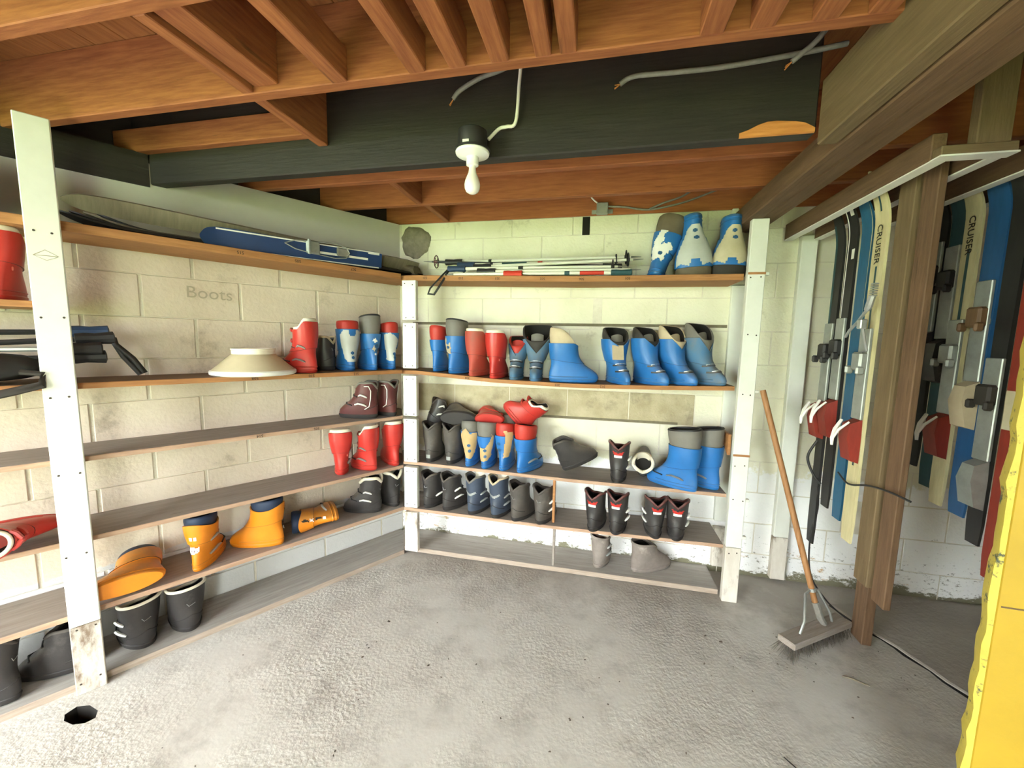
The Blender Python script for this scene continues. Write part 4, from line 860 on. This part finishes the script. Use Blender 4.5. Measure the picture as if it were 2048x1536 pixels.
pole('ski pole with thick navy grip and looped hanging strap', (.46, -.24, 1.942), (1.58, -.20, 1.944), 'pole_white', 'pole_blue', strap=LP, bands=[(.46, 'black_deep', .03)])
pole('white ski pole slanting up to the right over the bundle', (.62, -.21, 1.955), (1.67, -.14, 1.996), 'pole_white', 'black_deep')
pole('white ski pole at the front lacking a basket', (.66, -.25, 1.921), (1.65, -.235, 1.919), 'pole_white', 'black_deep', basket=False)
pole('white ski pole with bright orange red grip in front', (.955, -.262, 1.902), (.45, -.265, 1.904), 'pole_white', 'pole_red', basket=False)
pole('reversed ski pole with red and teal handle at right end', (1.60, -.255, 1.899), (.90, -.27, 1.902), 'pole_white', 'ski_teal', basket=False, bands=[(.16, 'pole_red', .14), (.36, 'ski_teal', .03)])
pole('reversed dark ski pole with red basket and tip at far left', (1.55, -.10, 1.96), (.25, -.14, 2.012), 'black_deep', 'black_deep', bmat='maroon')
pole('reversed dark ski pole with ring basket beyond the navy grip', (1.5, -.07, 1.95), (.42, -.07, 1.99), 'black_deep', 'black_deep')
# skis on the left wall top shelf
def lay(x, y, z, tip_left=True, edge=0, dz=0): return FL @ T(x, y, z) @ RY(dz) @ RY(-90) @ RX(0) @ RZ(edge)
ski(FL @ T(.02, -.20, 1.985) @ RY(-90 + 1.4) @ RZ(-42), 'weathered grey wooden ski with upturned tip behind the left post', 1.64, .085, 'ski_wood', curl=-.0, group='skis on the top left shelf', name='ski')
for k in range(4):
    ski(FL @ T(-.02 + .02 * k, -.07 - .045 * k, 1.928 + .012 * (3 - k)) @ RY(-90) @ RZ(-90 + 3 * k), ['dark worn ski against the wall at bottom of the pile', 'second dark worn ski of the shelf pile', 'third dark worn ski of the shelf pile', 'front dark ski under the grey wooden ski'][k], 1.50 + .06 * k, .08, ['ski_black', 'ski_wood', 'ski_black', 'ski_black'][k], curl=-.05, group='skis on the top left shelf')
ski(FL @ T(-.285, -.268, 1.972) @ RY(-90 - 1.2) @ RZ(-10), 'short navy ski with white stripes lying at the shelf front', .91, .105, 'ski_navy', curl=.02, stripes=[(-.44, -.38, .02, .93, 'white'), (.38, .44, .02, .93, 'white'), (-.06, .06, .10, .48, 'white'), (.30, .4, .02, .10, 'white')], group='skis on the top left shelf')
o = thing('ski_binding', 'old silver cable binding on the short navy ski', 'binding', FL @ T(-.70, -.280, 1.980))
g = G(); g.box(-.035, .035, -.02, -.002, -.035, .035, .006); g.box(-.03, -.016, -.03, -.018, -.04, .04, .003); g.build('toe_plate', 'galv', o)
g = G(); g.tube([(-.14, -.012, 0), (-.09, -.014, .022), (-.03, -.016, .03)], .003, 5); g.tube([(-.14, -.012, 0), (-.09, -.014, -.022), (-.03, -.016, -.03)], .003, 5)
g.tube([(.03, -.014, .034), (.12, -.016, .040), (.18, -.018, .030), (.20, -.018, 0), (.18, -.018, -.030), (.12, -.016, -.040), (.03, -.014, -.034)], .0032, 5); g.build('cable_loop', 'galv', o)
g = G(); g.box(.13, .20, -.014, -.006, -.024, .024, .006); g.build('heel_pad', 'cable_grey', o)
o = thing('rag', 'crumpled brown cloth in the corner at the ski tails', 'cloth', FB @ T(.06, -.12, 1.925)); g = G(); rg = []
for k in range(12):
    t = k / 11; rg.append([(-.16 + .30 * t, -.02 + (.05 + .012 * math.sin(7 * t)) * math.cos(a), .045 + .016 * math.sin(5 * t) + (.034 + .012 * math.sin(9 * t + a)) * math.sin(a)) for a in [2 * math.pi * j / 10 for j in range(10)]])
g.loft(rg); g.build('cloth', 'brown', o, smooth=60)
# pole bundle on the second left shelf
for k, (lab, a, b, sm, gm) in enumerate([
    ('dark ski pole with thick grip end beside the left post', (-1.50, -.19, 1.475), (-2.5, -.16, 1.40), 'black_deep', 'black_deep'),
    ('dark teal ski pole grip lying above the others beside left post', (-1.515, -.13, 1.50), (-2.5, -.10, 1.47), 'black_deep', 'pole_blue'),
    ('silver ski pole crossing behind the left post', (-1.54, -.235, 1.43), (-2.5, -.22, 1.42), 'silver', 'black_deep'),
    ('lowest black ski pole of the left shelf bundle', (-1.53, -.22, 1.395), (-2.5, -.25, 1.38), 'black_deep', 'black_deep')]):
    pole(lab, a, b, sm, gm, basket=False, group='ski poles on the left shelf', F=FL, r=.011, gk=1.7, strap=[(-.0, -.01, -.03), (.05, -.02, -.09), (.085, -.02, -.155), (.07, -.02, -.16), (.02, -.01, -.08)] if k == 0 else None)
o = thing('duffel', 'dark bundle of fabric on the top shelf left of the left post', 'bundle', FL @ T(-1.95, -.16, 1.924)); g = G(); rg = []
for k in range(9):
    t = k / 8; s = math.sin(math.pi * (.1 + .8 * t)) ** .5; rg.append([(-.25 + .42 * t, .11 * s * math.cos(a) * (1 + .08 * math.sin(3 * a + 5 * t)), .13 + .128 * s * math.sin(a) * (1 + .08 * math.sin(5 * a + 3 * t))) for a in [2 * math.pi * j / 14 for j in range(14)]])
g.loft(rg); g.build('bundle_body', 'dark', o, smooth=60)
o = thing('gear_bag', 'black crumpled bag with loose straps left of the left post', 'bag', FL @ T(-1.86, -.21, 1.297)); g = G(); rg = []
for k in range(10):
    t = k / 9; s = math.sin(math.pi * (.08 + .84 * t)) ** .5; rg.append([(-.22 + .36 * t, .0 + .12 * s * math.cos(a) * (1 + .1 * math.sin(3 * a + 4 * t)), .062 + .062 * s * math.sin(a) * (1 + .12 * math.sin(4 * a + 7 * t))) for a in [2 * math.pi * j / 14 for j in range(14)]])
g.loft(rg); g.build('bag_body', 'black_deep', o, smooth=60)
g = G(); g.tube([(.10, -.12, .05), (.155, -.13, .04), (.15, -.135, 0), (.08, -.135, -.02), (.02, -.135, -.035), (-.05, -.135, -.05), (-.1, -.13, -.02)], .011, 7, flat=1.5); g.build('strap', 'dark', o, smooth=60)

# ================================================================== OTHER THINGS
o = thing('conical_shade', 'cream conical shade with raised collar on the left wall shelf', 'shade', FL @ T(-.985, -.20, 1.292))
g = G(); g.lathe([(.186, .0), (.196, .006), (.196, .020), (.19, .026), (.186, .022), (.186, .004)], 48, None, False); g.build('rim', 'white', o)
g = G(); g.lathe([(.19, .024), (.16, .050), (.125, .083), (.096, .108), (.090, .110), (.12, .08), (.185, .02)], 48, None, False); g.build('cone', 'hat', o)
g = G(); g.lathe([(.094, .104), (.099, .108), (.099, .126), (.102, .128), (.102, .136), (.096, .137), (.090, .134), (.088, .106)], 40, None, False); g.build('collar', 'cream', o)

# broom
hc = Vector((1.56, 1.868, 0)); ang = 22
o = thing('push_broom', 'worn push broom leaning against the right shelf post', 'broom', Matrix.Translation(hc) @ RZ(ang))
g = G(); g.box(-.225, .225, -.042, .042, .05, .082, .004); g.build('head', 'broom_wood', o)
g = G(); rr = random.Random(3)
for k in range(420):
    x = -.215 + .43 * rr.random(); y = -.036 + .072 * rr.random(); e = (x + rr.uniform(-.02, .02) - (.04 if x < -.17 else 0), y * 1.5 + rr.uniform(-.014, .014), .001)
    u = Vector((.0016, 0, 0)); p = Vector((x, y, .052)); e = Vector(e)
    g.add([p - u, p + u, e + u * .6, e - u * .6, p + Vector((0, .002, 0)), e + Vector((0, .001, 0))], [(0, 1, 2, 3), (1, 4, 5, 2), (4, 0, 3, 5)])
b = g.build('bristles', 'bristle', o, smooth=0); b['kind'] = 'stuff'
Mi = o.matrix_world.inverted(); top = Mi @ Vector((1.362, 2.15, 1.252)); foot = Vector((.035, 0, .085)); dr = (top - foot).normalized()
g = G(); g.tube([foot + dr * .10, foot + dr * .5, top], [.0135, .0145, .0145], 12); g.build('handle', 'handle_wood', o)
g = G(); g.tube([foot + Vector((.03, 0, 0)), foot + dr * .03 + Vector((.012, 0, 0)), foot + dr * .115], [.014, .016, .0175], 10); g.build('socket', 'cable_grey', o)
col = foot + dr * .175
g = G(); g.tube([col - dr * .008, col + dr * .008], .018, 10); g.build('clamp_ring', 'silver', o)
for sx in (-1, 1):
    g = G(); g.tube([col + Vector((sx * .016, 0, 0)), col + Vector((sx * .05, 0, -.012)), Vector((sx * .10 + .0, 0, .14)), Vector((sx * .125, 0, .083))], .006, 6); g.build('brace', 'galv', o)

# yellow door, open inwards beside the camera
Md = Matrix.Translation((1.19, .93, 0)) @ RZ(-37)
o = thing('yellow_door', 'yellow painted door with chipped edge at the right foreground', 'door', Md)
g = G(); g.box(.012, .82, -.022, .022, .01, 2.05, .004); g.build('door_leaf', 'yellow', o)
g = G(); rg = []
for k in range(60):
    z = .01 + 2.04 * k / 59; j = random.uniform(-.004, .004); rg.append([(.013, -.022, z), (.0 + j, -.021, z), (-.002 + j * .6, .0, z), (.0 + j, .021, z), (.013, .022, z)])
g.loft(rg); g.build('chipped_edge', 'yellow_edge', o, smooth=20)
for z in (.42, .88, 1.5):
    g = G(); g.tube([(.02, -.0225, z), (.10, -.0225, z + .015), (.2, -.0225, z - .02), (.34, -.0225, z - .05)], .0022, 4); g.build('scratch', 'timber_olive', o)

# twig and scattered grit
g = G(); g.tube([(0, 0, .003), (.03, -.012, .004), (.055, -.03, .003), (.08, -.05, .003)], [.003, .004, .004, .002], 5); tag(g.build('twig', 'ski_wood', None, Matrix.Translation((1.53, 1.66, 0))), 'thin dark twig on the floor in front of broom', 'twig')
g = G(); rr = random.Random(11)
spots = [(-.68, 1.72), (-.63, 1.96), (-.36, 1.68), (.37, 1.73), (.255, 1.43), (.31, 1.44), (-.02, 1.43), (1.02, 1.9), (1.08, 1.86), (.93, 1.72), (1.12, 1.76)]
for k in range(110):
    x, y = spots[k] if k < len(spots) else (rr.uniform(-1.3, 1.9), rr.uniform(.9, 2.35))
    if k >= len(spots) and y > 2.25 - .25 * abs(x - .3): y -= .5
    s = rr.uniform(.004, .009) if k < len(spots) else rr.uniform(.0015, .005); M = Matrix.Translation((x, y, s * .31)) @ RZ(rr.uniform(0, 360))
    g.add([(-s, -s * .4, -s * .3), (s, -s * .5, -s * .3), (s * .8, s * .5, -s * .3), (-s * .7, s * .4, -s * .3), (-s * .5, -s * .2, s * .3), (s * .6, -.1 * s, s * .45), (s * .3, s * .3, s * .3)], [(0, 1, 5, 4), (1, 2, 6, 5), (2, 3, 4, 6), (3, 0, 4), (4, 5, 6), (0, 3, 2, 1)], M)
d = tag(g.build('floor_grit', 'debris', None, None, 0), 'scattered grit and chips over the concrete floor', 'grit'); d['kind'] = 'stuff'

# outside: the yard that the daylight comes from
g = G(); g.add([(-40, -40, -.06), (40, -40, -.06), (40, 40, -.06), (-40, 40, -.06)], [(0, 1, 2, 3)]); struct(g.build('ground', 'grass', None))
